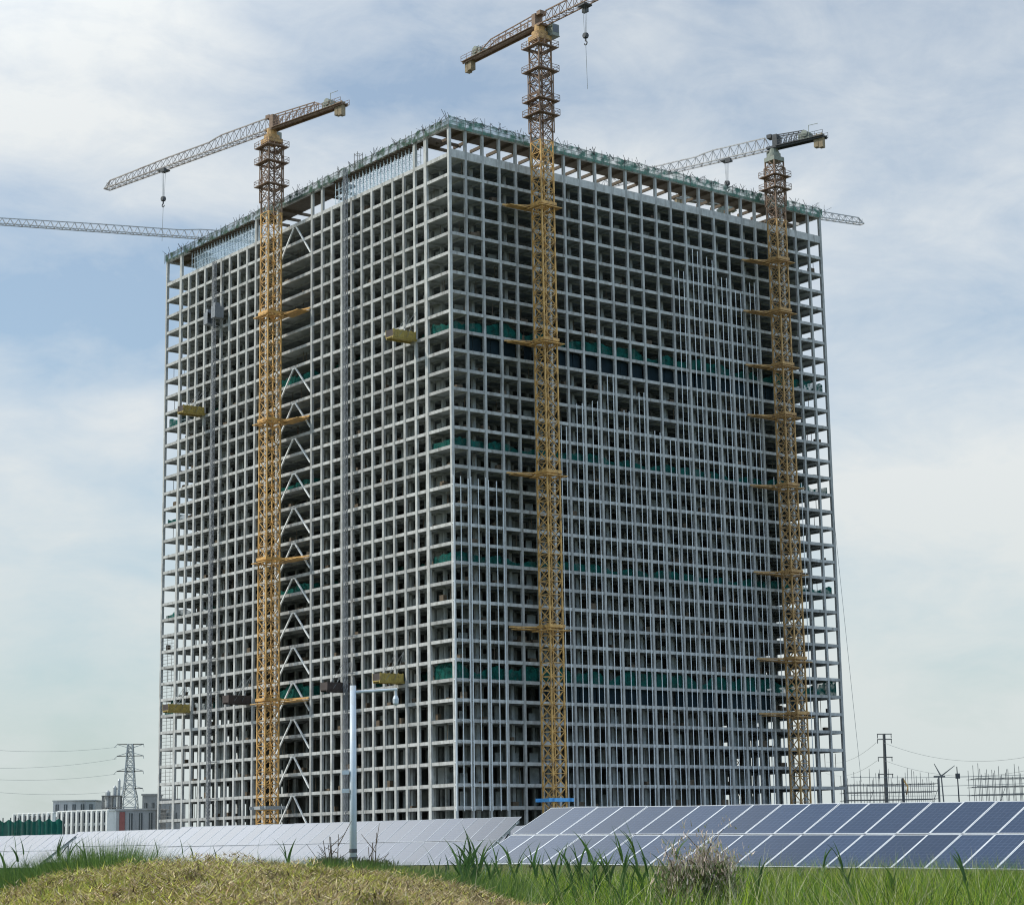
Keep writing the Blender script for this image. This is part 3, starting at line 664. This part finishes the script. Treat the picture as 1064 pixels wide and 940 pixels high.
for zc in (3.9, 4.6):
    s = MB(); s.box((-.42, -.12, zc), (-.15, .1, zc+.16)); s.build('junction_box', M['pole'], root)

# ------------------------------------------------------------------ background buildings and structures at the left
def block(name, label, cat, pxs, Y, ytop, depth, wall, rows, cols, frame_m=None, pil=None, yaw=0.0, win=(.62, .62)):
    p0 = atY(pxs[0], 880, Y); p1 = atY(pxs[1], 880, Y); H = atY((pxs[0]+pxs[1])/2, ytop, Y).z; Wd = (p1.x-p0.x)/math.cos(yaw)
    root = empty(name, (p0.x, Y, 0), yaw); tag(root, label, cat)
    s = MB(); s.box((0, 0, -.1), (Wd, depth, H)); s.box((-.25, -.25, H), (Wd+.25, depth+.25, H+.4)); s.build('wall', wall, root)
    ch = H/rows; cw_ = Wd/cols
    for i in range(rows):
        for j in range(cols):
            x = cw_*(j+.5); z = ch*(i+.5); a_, b_ = cw_*win[0]/2, ch*win[1]/2
            s = MB(); s.box((x-a_, -.12, z-b_), (x+a_, .05, z+b_)); wdw = s.build('window', M['glass'], root)
            s = MB(); s.box((x-a_-.15, -.22, z-b_-.2), (x+a_+.15, -.003, z-b_)); s.box((x-.07, -.16, z-b_+.002), (x+.07, -.122, z+b_)); s.build('sill', wall, wdw)
    if pil:
        for j in range(cols+1):
            s = MB(); s.box((cw_*j-cw_*pil, -.8, 0), (cw_*j+cw_*pil, -.003, H+.15)); s.build('pilaster', M['render'], root)
        s = MB(); s.box((-.5, -1.0, H*.33), (Wd+.5, -.05, H*.33+.35)); s.build('balcony_slab', M['render'], root)
    return root
block('apartment_block', 'white apartment block with tall fins beside the lattice pylon', 'building', (60, 120), 640, 843, 14, M['render'], 4, 10, pil=.13, yaw=-.6, win=(.6, .8))
block('apartment_block', 'lower white apartment block at far left above the green fence', 'building', (14, 62), 760, 845.5, 14, M['render'], 3, 8, pil=.13, yaw=-.6, win=(.6, .8))
block('office_block', 'grey flat roofed block rising behind the white apartment block', 'building', (54, 98), 760, 832, 16, M['grey_wall'], 5, 5, win=(.4, .5))
r = block('grey_building', 'grey concrete building with a dull red panel left of the tower', 'building', (120, 161), 470, 841.5, 14, M['grey_wall'], 2, 4, win=(.34, .8))
s = MB(); s.box((.8, -.2, .2), (2.0, -.124, 11.7)); s.build('red_panel', M['red_wall'], r)
block('stair_tower', 'small pale stair tower on the skyline against the tower edge', 'building', (147, 162), 520, 826, 8, M['grey_wall'], 3, 2, win=(.35, .35))
block('grey_shed', 'low grey shed seen through the open end bay of the tower', 'building', (160, 186), 560, 831, 10, M['grey_wall'], 2, 3, win=(.3, .2))
# industrial silo structure
pi_ = atY(114, 880, 640); root = empty('process_plant', (pi_.x, 640, 0)); tag(root, 'small dark process plant of pipes and vessels left of the pylon', 'plant')
H = atY(114, 826, 640).z; s = MB()
for x in (-2.4, 0, 2.4):
    for y in (0, 4): s.box((x-.3, y-.3, 0), (x+.3, y+.3, H))
for z in np.linspace(H*.3, H, 5): s.box((-2.8, -.4, z-.25), (2.8, 4.4, z))
s.build('frame', M['scaffold'], root)
for x, r_, h0, h1 in ((-1.2, .8, .55, 1.05), (.9, .6, .5, 1.12), (2.2, .45, .7, 1.22)):
    s = MB(); s.bar((x, 1.5, H*h0), (x, 1.5, H*h1), r_, n=12); s.bar((x, 1.5, H*h1), (x, 1.5, H*h1+.6), r_, .15, n=12); s.build('vessel', M['steel'], root)
# green fence
pf0 = atY(-14, 853, 185); pf1 = atY(65, 851, 185)
s = MB(); n = 60
for i in range(n):
    xa, xb = pf0.x+(pf1.x-pf0.x)*i/n, pf0.x+(pf1.x-pf0.x)*(i+1)/n; ha, hb = pf0.z+.12*math.sin(i*.8), pf0.z+.12*math.sin((i+1)*.8)
    ya, yb = 185+.06*math.sin(i*1.3), 185+.06*math.sin((i+1)*1.3); s.face([(xa, ya, 0), (xb, yb, 0), (xb, yb, hb), (xa, ya, ha)])
root = empty('site_fence', (0, 0, 0)); tag(root, 'dark green netted site fence behind the panels at far left', 'fence'); s.build('net', M['fencenet'], root)
s = MB()
for i in range(0, n+1, 6):
    xa = pf0.x+(pf1.x-pf0.x)*i/n; s.bar((xa, 185.45, 0), (xa, 185.45, pf0.z+.3), .06)
s.build('fence_post', M['scaffold'], root)
# lattice pylon
def pylon(px, Y, ytop, label):
    p = atY(px, 880, Y); H = atY(px, ytop, Y).z; root = empty('power_pylon', (p.x, Y, 0)); tag(root, label, 'pylon')
    def hw(z): t = z/H; return 4.6*(1-t)**1.0*.75+1.15 if t < .62 else 2.0-1.0*(t-.62)/.38
    s = MB(); zs = [H*t for t in (0, .13, .25, .36, .46, .55, .62, .69, .76, .82, .88, .94, 1)]
    for i in range(len(zs)-1):
        a, b = zs[i], zs[i+1]; ha, hb = hw(a), hw(b); ca = [(-ha, -ha), (ha, -ha), (ha, ha), (-ha, ha)]; cb = [(-hb, -hb), (hb, -hb), (hb, hb), (-hb, hb)]
        for j in range(4):
            k = (j+1) % 4; s.bar((*ca[j], a), (*cb[j], b), .22); s.bar((*ca[j], a), (*cb[k], b), .13); s.bar((*ca[k], a), (*cb[j], b), .13); s.bar((*cb[j], b), (*cb[k], b), .13)
    s.build('lattice_body', M['steel'], root)
    for t in (.62, .77, .9, 1.0):
        z = H*t; L = 5.2; s = MB()
        for y in (-.6, .6):
            s.bar((-L, 0, z), (L, 0, z), .2); s.bar((-L, 0, z), (0, y, z+1.6 if t < 1 else z-1.6), .13); s.bar((L, 0, z), (0, y, z+1.6 if t < 1 else z-1.6), .13)
        for x in (-L, L): s.bar((x, 0, z), (x-(1.2 if x < 0 else -.2), 0, z-1.2), .12)
        s.build('cross_arm', M['steel'], root)
    return root, H
py_, PH = pylon(133.5, 820, 773, 'lattice power pylon standing left of the tower')
def wire(pts, label, r=.06, sag=3.0):
    s = MB()
    for i in range(len(pts)-1):
        a, b = Vector(pts[i]), Vector(pts[i+1]); n = 18; prev = a
        for k in range(1, n+1):
            t = k/n; q = a.lerp(b, t); q.z -= sag*4*t*(1-t); s.bar(prev, q, r, cap=False); prev = q
    return tag(s.build('overhead_wire', M['wire']), label, 'power line')
px_ = py_.location.x
for t, lb, yy in ((1.0, 'topmost', 777), (.9, 'second', 797), (.77, 'third', 808), (.62, 'lowest', 820)):
    e = atY(-30, yy, 760)
    wire([(px_-5.3, 820, PH*t-1), (e.x, 760, e.z)], f'{lb} of the overhead wires running left from the lattice pylon', .055, 1.5)
# ------------------------------------------------------------------ right background: poles, scaffolds
def monopole(px, ybase, Y, ytop, label):
    b = atY(px, 880, Y); t_ = atY(px-4.5, ytop, Y); H = t_.z; root = empty('power_pole', (b.x, Y, 0)); tag(root, label, 'power pole')
    s = MB(); s.bar((0, 0, 0), (t_.x-b.x, 0, H), .75, .42, n=10); s.build('shaft', M['dark'], root)
    for f in (1.0, .955, .80, .655):
        x = (t_.x-b.x)*f; s = MB(); s.bar((x-2.1, 0, H*f-.1), (x+2.3, 0, H*f-.1), .17)
        for dx in (-2.0, 2.1): s.bar((x+dx, 0, H*f-1.3), (x+dx, 0, H*f), .14)
        s.build('cross_arm', M['dark'], root)
    return root, H
mp_, MH = monopole(923, 833, 620, 762, 'tall dark power pole with cross arms among the scaffolds at right')
for f, y2, lb in ((.955, 777, 'upper'), (.8, 789, 'lower')):
    e = atY(1120, y2-5, 520); wire([(mp_.location.x, 620, MH*f-1), (e.x, 520, e.z)], f'{lb} overhead wire running right from the dark power pole', .055, 5)
    e = atY(858, y2+14, 820); wire([(mp_.location.x-2, 620, MH*f-1), (e.x, 820, e.z)], f'{lb} overhead wire running from the power pole behind the tower', .045, 2.5)
def scaffold(px0, px1, Y, ytop, label, depth=9, lift=1.55):
    a, b = atY(px0, 880, Y), atY(px1, 880, Y); H = atY((px0+px1)/2, ytop, Y).z; Wd = b.x-a.x
    root = empty('scaffold', (a.x, Y, 0)); tag(root, label, 'scaffold', 'bare scaffolds at the right')
    s = MB(); nx = int(Wd/1.25)
    for y in (0, depth*.5, depth):
        for i in range(nx+1):
            x = Wd*i/nx; s.bar((x, y, 0), (x, y, H*random.uniform(.84, 1.08)), .06)
    s.build('standard', M['scaffold'], root)
    s = MB()
    for k in range(1, int(H*.94/lift)+1):
        for y in (0, depth*.5, depth): s.bar((-.4, y, k*lift), (Wd+.4, y, k*lift), .065)
        for i in range(0, nx+1, 2): s.bar((Wd*i/nx, -.3, k*lift), (Wd*i/nx, depth+.3, k*lift), .05)
    for i in range(0, nx-3, 5): s.bar((Wd*i/nx, -.1, 0), (Wd*(i+4)/nx, -.1, H*.8), .06)
    s.build('ledger', M['scaffold'], root)
scaffold(884, 978, 430, 803, 'long bare scaffold between the tower and the forked poles')
scaffold(1021, 1085, 400, 797, 'bare scaffold cut by the right edge of the picture')
# forked derrick
b = atY(981, 880, 390); H = atY(981, 806, 390).z; root = empty('derrick', (b.x, 390, 0)); tag(root, 'forked derrick with two raised arms between the scaffolds', 'derrick')
s = MB(); s.bar((-.55, 0, 0), (-.3, 0, H), .24, .2); s.bar((.8, 0, 0), (.2, 0, H), .18, .14); s.box((-1.2, -.2, H-.2), (.9, .2, H+.1)); s.build('mast', M['scaffold'], root)
for e in (atY(970.5, 793, 390), atY(992, 795, 390)):
    s = MB(); s.bar((.15, 0, H), (e.x-b.x, 0, e.z), .18, .07); s.build('arm', M['scaffold'], root)
b = atY(1000, 880, 390); H = atY(999, 796, 390).z; root = empty('mast_pole', (b.x, 390, 0)); tag(root, 'thin dark mast with a box near its tip right of the forked derrick', 'pole')
s = MB(); s.bar((0, 0, 0), (-.2, 0, H), .24, .1); s.build('shaft', M['dark'], root); s = MB(); s.box((-.5, -.3, H*.86), (.25, .3, H*.92)); s.build('box', M['dark'], root)
b = atY(942, 880, 380); H = atY(941, 808, 380).z; root = empty('concrete_pump', (b.x, 380, 0)); tag(root, 'small yellow topped concrete boom standing inside the long scaffold', 'pump boom')
s = MB(); s.bar((0, 0, 0), (-.1, 0, H), .3, .22); s.build('mast', M['dark'], root); s = MB(); s.bar((-.1, 0, H), (.8, 0, H-1.6), .2, .15); s.bar((.8, 0, H-1.6), (.5, 0, H-3), .15); s.build('boom', M['yellow'], root)
for i, yy in enumerate((807, 816, 826)):
    p0, p1 = atY(884, yy, 425), atY(1066, yy-2.5, 425); 
    wire([p0, p1], ('highest', 'middle', 'lowest')[i]+' of the wires strung between the right scaffolds', .06, .3)
p0 = T(UL-2, -1, 78); p1 = atY(895, 812, 430)
tag((lambda s: (s.bar(p0, p1, .045), s.build('guy_rope', M['wire']))[1])(MB()), 'thin guy rope slanting down beside the right edge of the tower', 'rope')

# ------------------------------------------------------------------ foreground bank, straw, grass
BANK = np.array([(-260, 75), (-60, 48), (0, 33), (60, 14), (110, 8), (200, 4), (300, 7), (380, 13), (440, 24), (505, 37), (570, 57), (625, 105), (680, 200), (760, 275)], float)
def hill(x, y):
    """height of the low mown bank (0 away from it)"""
    t = x/np.maximum(y, 1.0)*13.0                                    # the ridge bends round the viewer
    hc = np.interp(t/13.0*2136+532, BANK[:, 0], 1.6-BANK[:, 1]*13/2136)
    f = 1/(1+np.exp(-(y-4.2)*2.4)); back = 1/(1+np.exp((y-15.2)*1.3))
    return np.clip(hc-.021*(13-y)*(y < 13), 0, 2)*f*back
def vn(x, y, s, seed=0):
    xs, ys = x*s+seed*7.7, y*s+seed*3.1
    return (np.sin(xs*1.7+np.sin(ys*1.3))*np.cos(ys*1.9+np.sin(xs*.7))+.5*np.sin(xs*3.9+ys*2.7)*np.cos(ys*4.3-xs))*.6
def bank_h(x, y): return hill(x, y) + (vn(x, y, 1.1)*.022+vn(x, y, 2.9, 2)*.028+vn(x, y, 6.3, 4)*.02)*np.clip(hill(x, y), 0, 1)
gx = np.linspace(-16, 10, 261); gy = np.linspace(1.5, 24, 226); X, Y = np.meshgrid(gx, gy); Z = bank_h(X, Y) - .03
me = bpy.data.meshes.new('bank'); nxg, nyg = len(gx), len(gy)
idx = np.arange(nxg*nyg).reshape(nyg, nxg); quads = np.stack([idx[:-1, :-1], idx[:-1, 1:], idx[1:, 1:], idx[1:, :-1]], -1).reshape(-1, 4)
me.from_pydata(np.stack([X, Y, Z], -1).reshape(-1, 3).tolist(), [], quads.tolist()); me.polygons.foreach_set('use_smooth', [True]*len(quads))
M['bank'] = mat('dry_bank', (.085, .065, .035), .95, var=.4, scale=5, dirt=(.06, .05, .025), dirt_scale=2.3, spec=.1, bump=.5)
me.materials.append(M['bank']); o = bpy.data.objects.new('bank', me); C.objects.link(o); o['kind'] = 'structure'
def blade_mat(name, rough=.6, trans=.25):
    Mt = bpy.data.materials.new(name); Mt.use_nodes = True; t = Mt.node_tree; b = t.nodes['Principled BSDF']; b.inputs['Roughness'].default_value = rough; b.inputs['Specular IOR Level'].default_value = .25
    at = t.nodes.new('ShaderNodeAttribute'); at.attribute_name = 'tone'; t.links.new(at.outputs['Color'], b.inputs['Base Color'])
    tr = t.nodes.new('ShaderNodeBsdfTranslucent'); t.links.new(at.outputs['Color'], tr.inputs['Color']); mx = t.nodes.new('ShaderNodeMixShader'); mx.inputs[0].default_value = trans
    t.links.new(b.outputs[0], mx.inputs[1]); t.links.new(tr.outputs[0], mx.inputs[2]); t.links.new(mx.outputs[0], t.nodes['Material Output'].inputs[0]); return Mt
M['blade'] = blade_mat('grass_blade'); M['hay'] = blade_mat('hay_blade', .8, .1)
def blades(name, base, L, wd, lean, cols, mt, seg=3, parent=None, droop=1.0, azi=None, flat=1.0):
    """a field of bent tapering blades as one mesh: base (n,3), L, wd, lean arrays, cols (n,3)"""
    n = len(base); az_ = RNG.uniform(0, 2*np.pi, n) if azi is None else azi; ax = RNG.uniform(0, 2*np.pi, n)
    dirx, diry = np.cos(az_), np.sin(az_); wx, wy = np.cos(ax), np.sin(ax)
    V = np.zeros((n, 2*seg+1, 3), np.float32)
    for k in range(seg+1):
        t = k/seg; out_ = L*lean*(t**(1.0+droop*.7)); up = L*np.sqrt(np.clip(1-(lean*t)**2*.8, .05, 1))*t*flat
        c = base + np.stack([dirx*out_, diry*out_, up], -1); w_ = wd*(1-t**1.6)*.5
        if k < seg:
            off = np.stack([wx*w_, wy*w_, 0*w_], -1); V[:, 2*k] = c-off; V[:, 2*k+1] = c+off
        else: V[:, 2*seg] = c
    fl = []; nv = 2*seg+1
    for k in range(seg-1): fl.append(np.array([2*k, 2*k+1, 2*k+3, 2*k+2]))
    offs = np.arange(n)[:, None]*nv
    Q = np.concatenate([offs+f for f in fl], 1).reshape(-1, 4) if fl else np.zeros((0, 4), int); Tt = (offs+np.array([2*seg-2, 2*seg-1, 2*seg])).reshape(-1, 3)
    me = bpy.data.meshes.new(name); me.vertices.add(n*nv); me.vertices.foreach_set('co', V.reshape(-1))
    loops = np.concatenate([Q.reshape(-1), Tt.reshape(-1)]); me.loops.add(len(loops)); me.loops.foreach_set('vertex_index', loops.astype(np.int32))
    ls = np.concatenate([np.arange(len(Q))*4, len(Q)*4+np.arange(len(Tt))*3]); me.polygons.add(len(ls)); me.polygons.foreach_set('loop_start', ls.astype(np.int32))
    me.update(calc_edges=True); me.validate()
    at = me.attributes.new('tone', 'FLOAT_COLOR', 'POINT'); cc = np.ones((n, nv, 4), np.float32); cc[:, :, :3] = cols[:, None, :]; at.data.foreach_set('color', cc.reshape(-1))
    me.materials.append(mt); o = bpy.data.objects.new(name, me); C.objects.link(o)
    if parent: o.parent = parent
    return o
def pal(n, cs, jit=.25):
    cs = np.array(cs); c = cs[RNG.integers(0, len(cs), n)]; return np.clip(c*RNG.uniform(1-jit, 1+jit, (n, 1)), 0, 1)
# mown straw lying on the bank
n = 330000; y = 5.6+11.0*RNG.random(n)**1.15; x = RNG.uniform(-.30, .06, n)*y
h = bank_h(x, y); k = h > .45; x, y, h = x[k], y[k], h[k]; n = len(x)
lump = vn(x, y, 1.6, 5)+.6*vn(x, y, 4.2, 1)
cols = pal(n, [(.50, .39, .20), (.60, .48, .27), (.38, .27, .13), (.46, .34, .17), (.13, .095, .055), (.10, .07, .04), (.58, .48, .33)], .35)
g = RNG.random(n) < np.clip(np.where(lump < -.25, .7, .16)-x/y*1.1-.02, .05, .8); cols[g] = pal(g.sum(), [(.34, .38, .05), (.52, .50, .10), (.44, .42, .07)])
dark_patch = vn(x, y, 2.3, 8) < -.42; cols[dark_patch] *= .5; heap = np.clip(lump+.1, 0, .9)*.10*RNG.random(n)**.7  # noise patches of darker straw, and heaped lumps
tag(blades('mown_straw', np.stack([x, y, h-.015+heap], -1), RNG.uniform(.012, .060, n)*np.where(RNG.random(n) < .06, 1.9, 1), RNG.uniform(.003, .007, n), 1-.6*RNG.random(n)**2, cols, M['hay'], 1, droop=0, flat=.65), 'dry mown straw covering the foreground bank', 'straw', kind='stuff')
# upright yellow-green stubble on the bank
n = 40000; y = RNG.uniform(5.8, 16.5, n); x = RNG.uniform(-.30, .06, n)*y; h = bank_h(x, y); k = (h > .4) & (vn(x, y, .9, 3)+.4*(y > 12.2)+.2*(x < -.17*y) > RNG.uniform(.1, .9, n)); x, y, h = x[k], y[k], h[k]; n = len(x)
tag(blades('stubble_grass', np.stack([x, y, h-.02], -1), RNG.uniform(.03, .085, n)*(1+.25*(y > 13)), RNG.uniform(.003, .006, n), RNG.uniform(.1, .6, n), pal(n, [(.36, .36, .06), (.28, .32, .05), (.46, .41, .11), (.18, .24, .04)]), M['hay'], 3), 'yellow green stubble standing on the foreground bank', 'grass', kind='stuff')
# meadow between bank and panels
def panel_y(x): return 56.36 - (x-15.83)*.95
nc = 4200; cy = 17+(64*RNG.random(nc)**1.3); cx = RNG.uniform(-.3, .3, nc)*cy; ch = RNG.uniform(.72, 1.22, nc); ca = RNG.uniform(0, 2*np.pi, nc); cc_ = RNG.integers(0, 6, nc)
n = 270000; ci = RNG.integers(0, nc, n); sp_ = .08+.007*cy[ci]
x = cx[ci]+RNG.normal(0, 1, n)*sp_; y = cy[ci]+RNG.normal(0, 1, n)*sp_*1.2
k = (y < panel_y(x)+1.0) & (y > 16.5); x, y, ci = x[k], y[k], ci[k]; n = len(x)
L = ch[ci]*RNG.uniform(.7, 1.25, n)*1.08*np.where(y > panel_y(x)-3, .80, 1)*np.where(x < -.03*y, .93, 1)
azg = ca[ci]+RNG.normal(0, .8, n)
base_ = np.array([(.11, .22, .012), (.17, .29, .016), (.28, .38, .022), (.04, .09, .010), (.31, .35, .06), (.065, .135, .018)])
cols = base_[np.where(RNG.random(n) < .72, cc_[ci], RNG.integers(0, 6, n))]*RNG.uniform(.65, 1.35, (n, 1)); dry = RNG.random(n) < .05; cols[dry] = (.44, .43, .25); L = np.where(dry, L*1.12, L); sh = vn(x, y, .9, 11) < -.35; cols[sh] *= .6  # shade between the clumps put into patches of darker blades
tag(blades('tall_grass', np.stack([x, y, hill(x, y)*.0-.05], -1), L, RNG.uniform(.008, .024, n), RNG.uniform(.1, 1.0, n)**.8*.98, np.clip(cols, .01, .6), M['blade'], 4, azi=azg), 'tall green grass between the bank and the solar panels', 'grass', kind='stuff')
# dark green weeds right behind the bank at the left
n = 85000; y = RNG.uniform(20, 32, n); x = RNG.uniform(-.30, .0, n)*y; c = vn(x*1.0, y, .5, 9)
hgt = np.interp(x/y, [-.29, -.249, -.221, -.195, -.183, -.165, -.109, -.08, -.05, -.02], [1.5, 1.56, 1.66, 1.9, 1.76, 1.58, 1.62, 1.6, 1.5, 1.35])
tag(blades('weed_fringe', np.stack([x, y, 0*x], -1), hgt*(1-.34*RNG.random(n)**1.6)*(1+.06*c), RNG.uniform(.012, .028, n), RNG.uniform(.1, .5, n), pal(n, [(.035, .085, .018), (.06, .12, .02), (.10, .18, .03), (.15, .22, .04)], .35), M['blade'], 4), 'dark green weeds fringing the back of the bank', 'weeds', kind='stuff')
# reeds: each plant one thing
def reed(px, ytip, Y, lean, label, group, n_leaf=9, side=1):
    n_leaf = int(n_leaf*1.4)
    tipp = atY(px, ytip, Y); H = tipp.z; root = empty('reed_plant', (tipp.x-lean*.5*side, Y, 0)); tag(root, label, 'reed', group)
    s = MB(); pts = [Vector((lean*.5*side*(t**2), 0, H*.86*t)) for t in np.linspace(0, 1, 6)]
    for i in range(5): s.bar(pts[i], pts[i+1], .014-.002*i, .012-.002*i, n=5)
    s.build('stem', M['reedstem'], root)
    ts = np.sort(np.append(RNG.uniform(.3, .98, n_leaf-1), 1.0)); base = np.array([[lean*.5*side*t*t, 0, H*.86*t] for t in ts]); base[:, 1] += RNG.uniform(-.01, .01, n_leaf)
    azi = np.where(RNG.random(n_leaf) < .72, (np.pi if side < 0 else 0)+RNG.uniform(-.5, .5, n_leaf), (0 if side < 0 else np.pi)+RNG.uniform(-.5, .5, n_leaf))
    L = RNG.uniform(.28, .55, n_leaf); L[-1] = H*.15; ln = RNG.uniform(.22, .7, n_leaf); ln[-1] = .25; wl = RNG.uniform(.026, .052, n_leaf); wl[-1] = .024
    blades('leaves', base, L, wl, ln, pal(n_leaf, [(.06, .13, .03), (.085, .16, .035), (.05, .10, .03)], .2), M['blade'], 5, root, azi=azi)
M['reedstem'] = mat('reed_stem', (.13, .19, .05), .7, var=.2)
gr = 'young reeds in front of the solar panels'
for px, yt, Y, ln, lb, sd in ((488, 864, 30, .35, 'tallest of the dense leafy reeds left of the gap between solar tables', -1), (640, 857, 30, .6, 'tall reed leaning left over the blue panels, left of a taller twin', -1), (655, 854, 30.5, .5, 'tallest reed over the blue panels, left of the pinkish shrub', -1),
    (698, 868, 29, .9, 'dark bare reed stalk leaning left out of the pinkish shrub', -1)):
    reed(px, yt, Y, ln, lb, gr, 11, sd)
for px, yt, Y, ln, sd in ((482, 866, 30.6, .3, -1), (494, 872, 29.4, .3, -1), (478, 878, 31, .4, -1), (500, 878, 30, .3, 1), (515, 880, 31, .4, -1), (529, 877, 30, .45, -1), (552, 876, 31, .4, -1), (563, 882, 30, .3, -1), (586, 874, 30, .5, -1), (598, 873, 31, .45, -1), (611, 870, 29, .4, -1), (625, 880, 31, .5, -1), (573, 884, 28, .4, -1), (541, 886, 28, .35, -1), (466, 886, 29, .3, -1), (455, 890, 30, .3, 1), (508, 890, 27, .3, -1), (668, 876, 30, .4, -1), (762, 893, 27, .2, 1), (788, 888, 30, .2, 1), (856, 880, 34, .25, 1)):
    reed(px, yt, Y, ln, 'short young reed among the reeds below the solar panels', gr, 8, sd)
for i in range(34):
    px = random.choice((random.uniform(470, 700), random.uniform(476, 520), random.uniform(600, 690), random.uniform(470, 1060)))
    reed(px, random.uniform(876, 899), random.uniform(25, 34), random.uniform(.2, .5), 'short young reed among the reeds below the solar panels', gr, random.choice((7, 9, 11)), random.choice((-1, -1, 1)))
gl = 'thin reeds behind the bank at the left'
for px, yt, ln, sd in ((17, 862, .35, -1), (25, 869, .3, -1), (4, 872, .3, -1), (60, 866, .3, -1), (72, 872, .3, 1), (88, 868, .3, -1), (107, 876, .3, -1), (164, 870, .2, -1), (190, 868, .5, -1), (201, 876, .4, -1), (218, 868, .2, 1), (225, 878, .2, -1), (268, 866, .2, -1), (297, 872, .4, -1)):
    reed(px, yt, 33, ln, 'thin grey green reed against the pale panels behind the bank', gl, 6, sd)
# pinkish flowering shrub
def shrub(px, Y, ytop, wpx, label, name, twig_n, bloom, leafc, seed):
    R = random.Random(seed); b = atY(px, 900, Y); H = atY(px, ytop, Y).z; Wd = wpx/F*Y; root = empty(name, (b.x, Y, 0)); tag(root, label, 'shrub')
    s = MB(); tips = []
    for i in range(twig_n):
        a = R.uniform(0, 6.28); rr = R.uniform(.1, .5)*Wd; lob = 1.0 if not bloom else .90+.12*math.sin(a*3+seed)*math.cos(rr*5/Wd+seed); top_ = Vector((math.cos(a)*rr, math.sin(a)*rr*.7, H*R.uniform(.5, 1.0)*lob*(1.12-.3*(rr/(Wd*.5))**2)))
        mid_ = Vector((top_.x*.35, top_.y*.35, top_.z*.55)); s.bar((R.uniform(-.1, .1), R.uniform(-.1, .1), 0), mid_, .022, .014, n=5); s.bar(mid_, top_, .014, .005, n=5)
        for t in (.2, .4, .55, .7, .85, 1.0): tips.append(mid_.lerp(top_, t))
        for q in range(3):
            st = mid_.lerp(top_, R.uniform(.1, .8)); e = st+Vector((R.uniform(-.3, .3), R.uniform(-.3, .3), R.uniform(.05, .4))); s.bar(st, e, .008, .004, n=4); tips.append(e)
    s.build('stem', M['timber'], root)
    tips = np.array([tuple(t) for t in tips]); 
    def spray(nm, n, cols, L, wd, lo, hi):
        P = tips[RNG.integers(0, len(tips), n)]; P = P+RNG.normal(0, .07, (n, 3)); z = P[:, 2]/H; k = (z > lo) & (z < hi); P = P[k]; n_ = len(P)
        if n_: blades(nm, P, RNG.uniform(*L, n_), RNG.uniform(*wd, n_), RNG.uniform(.3, .95, n_), pal(n_, cols, .25), M['blade'], 2, root)
    if leafc: spray('foliage', 6500, leafc, (.05, .15), (.010, .022), .1, .8)
    if bloom: spray('blossom', 8500, bloom, (.04, .12), (.010, .024), .4, 1.2)
    return root
shrub(724, 27, 872, 84, 'pale brownish pink plumed shrub among the green grass before the blue panels', 'flowering_shrub', 62, [(.55, .44, .38), (.44, .34, .28), (.60, .52, .44), (.26, .28, .12), (.34, .30, .2)], [(.08, .14, .035), (.12, .17, .05), (.20, .18, .10)], 3)
shrub(349, 33, 869, 46, 'dry bare shrub just left of the white camera pole', 'dry_shrub', 16, None, [(.05, .07, .03), (.08, .09, .04)], 5)
shrub(388, 34, 873, 38, 'small dry shrub just right of the white camera pole', 'dry_shrub', 10, None, [(.05, .07, .03), (.08, .09, .04)], 8)
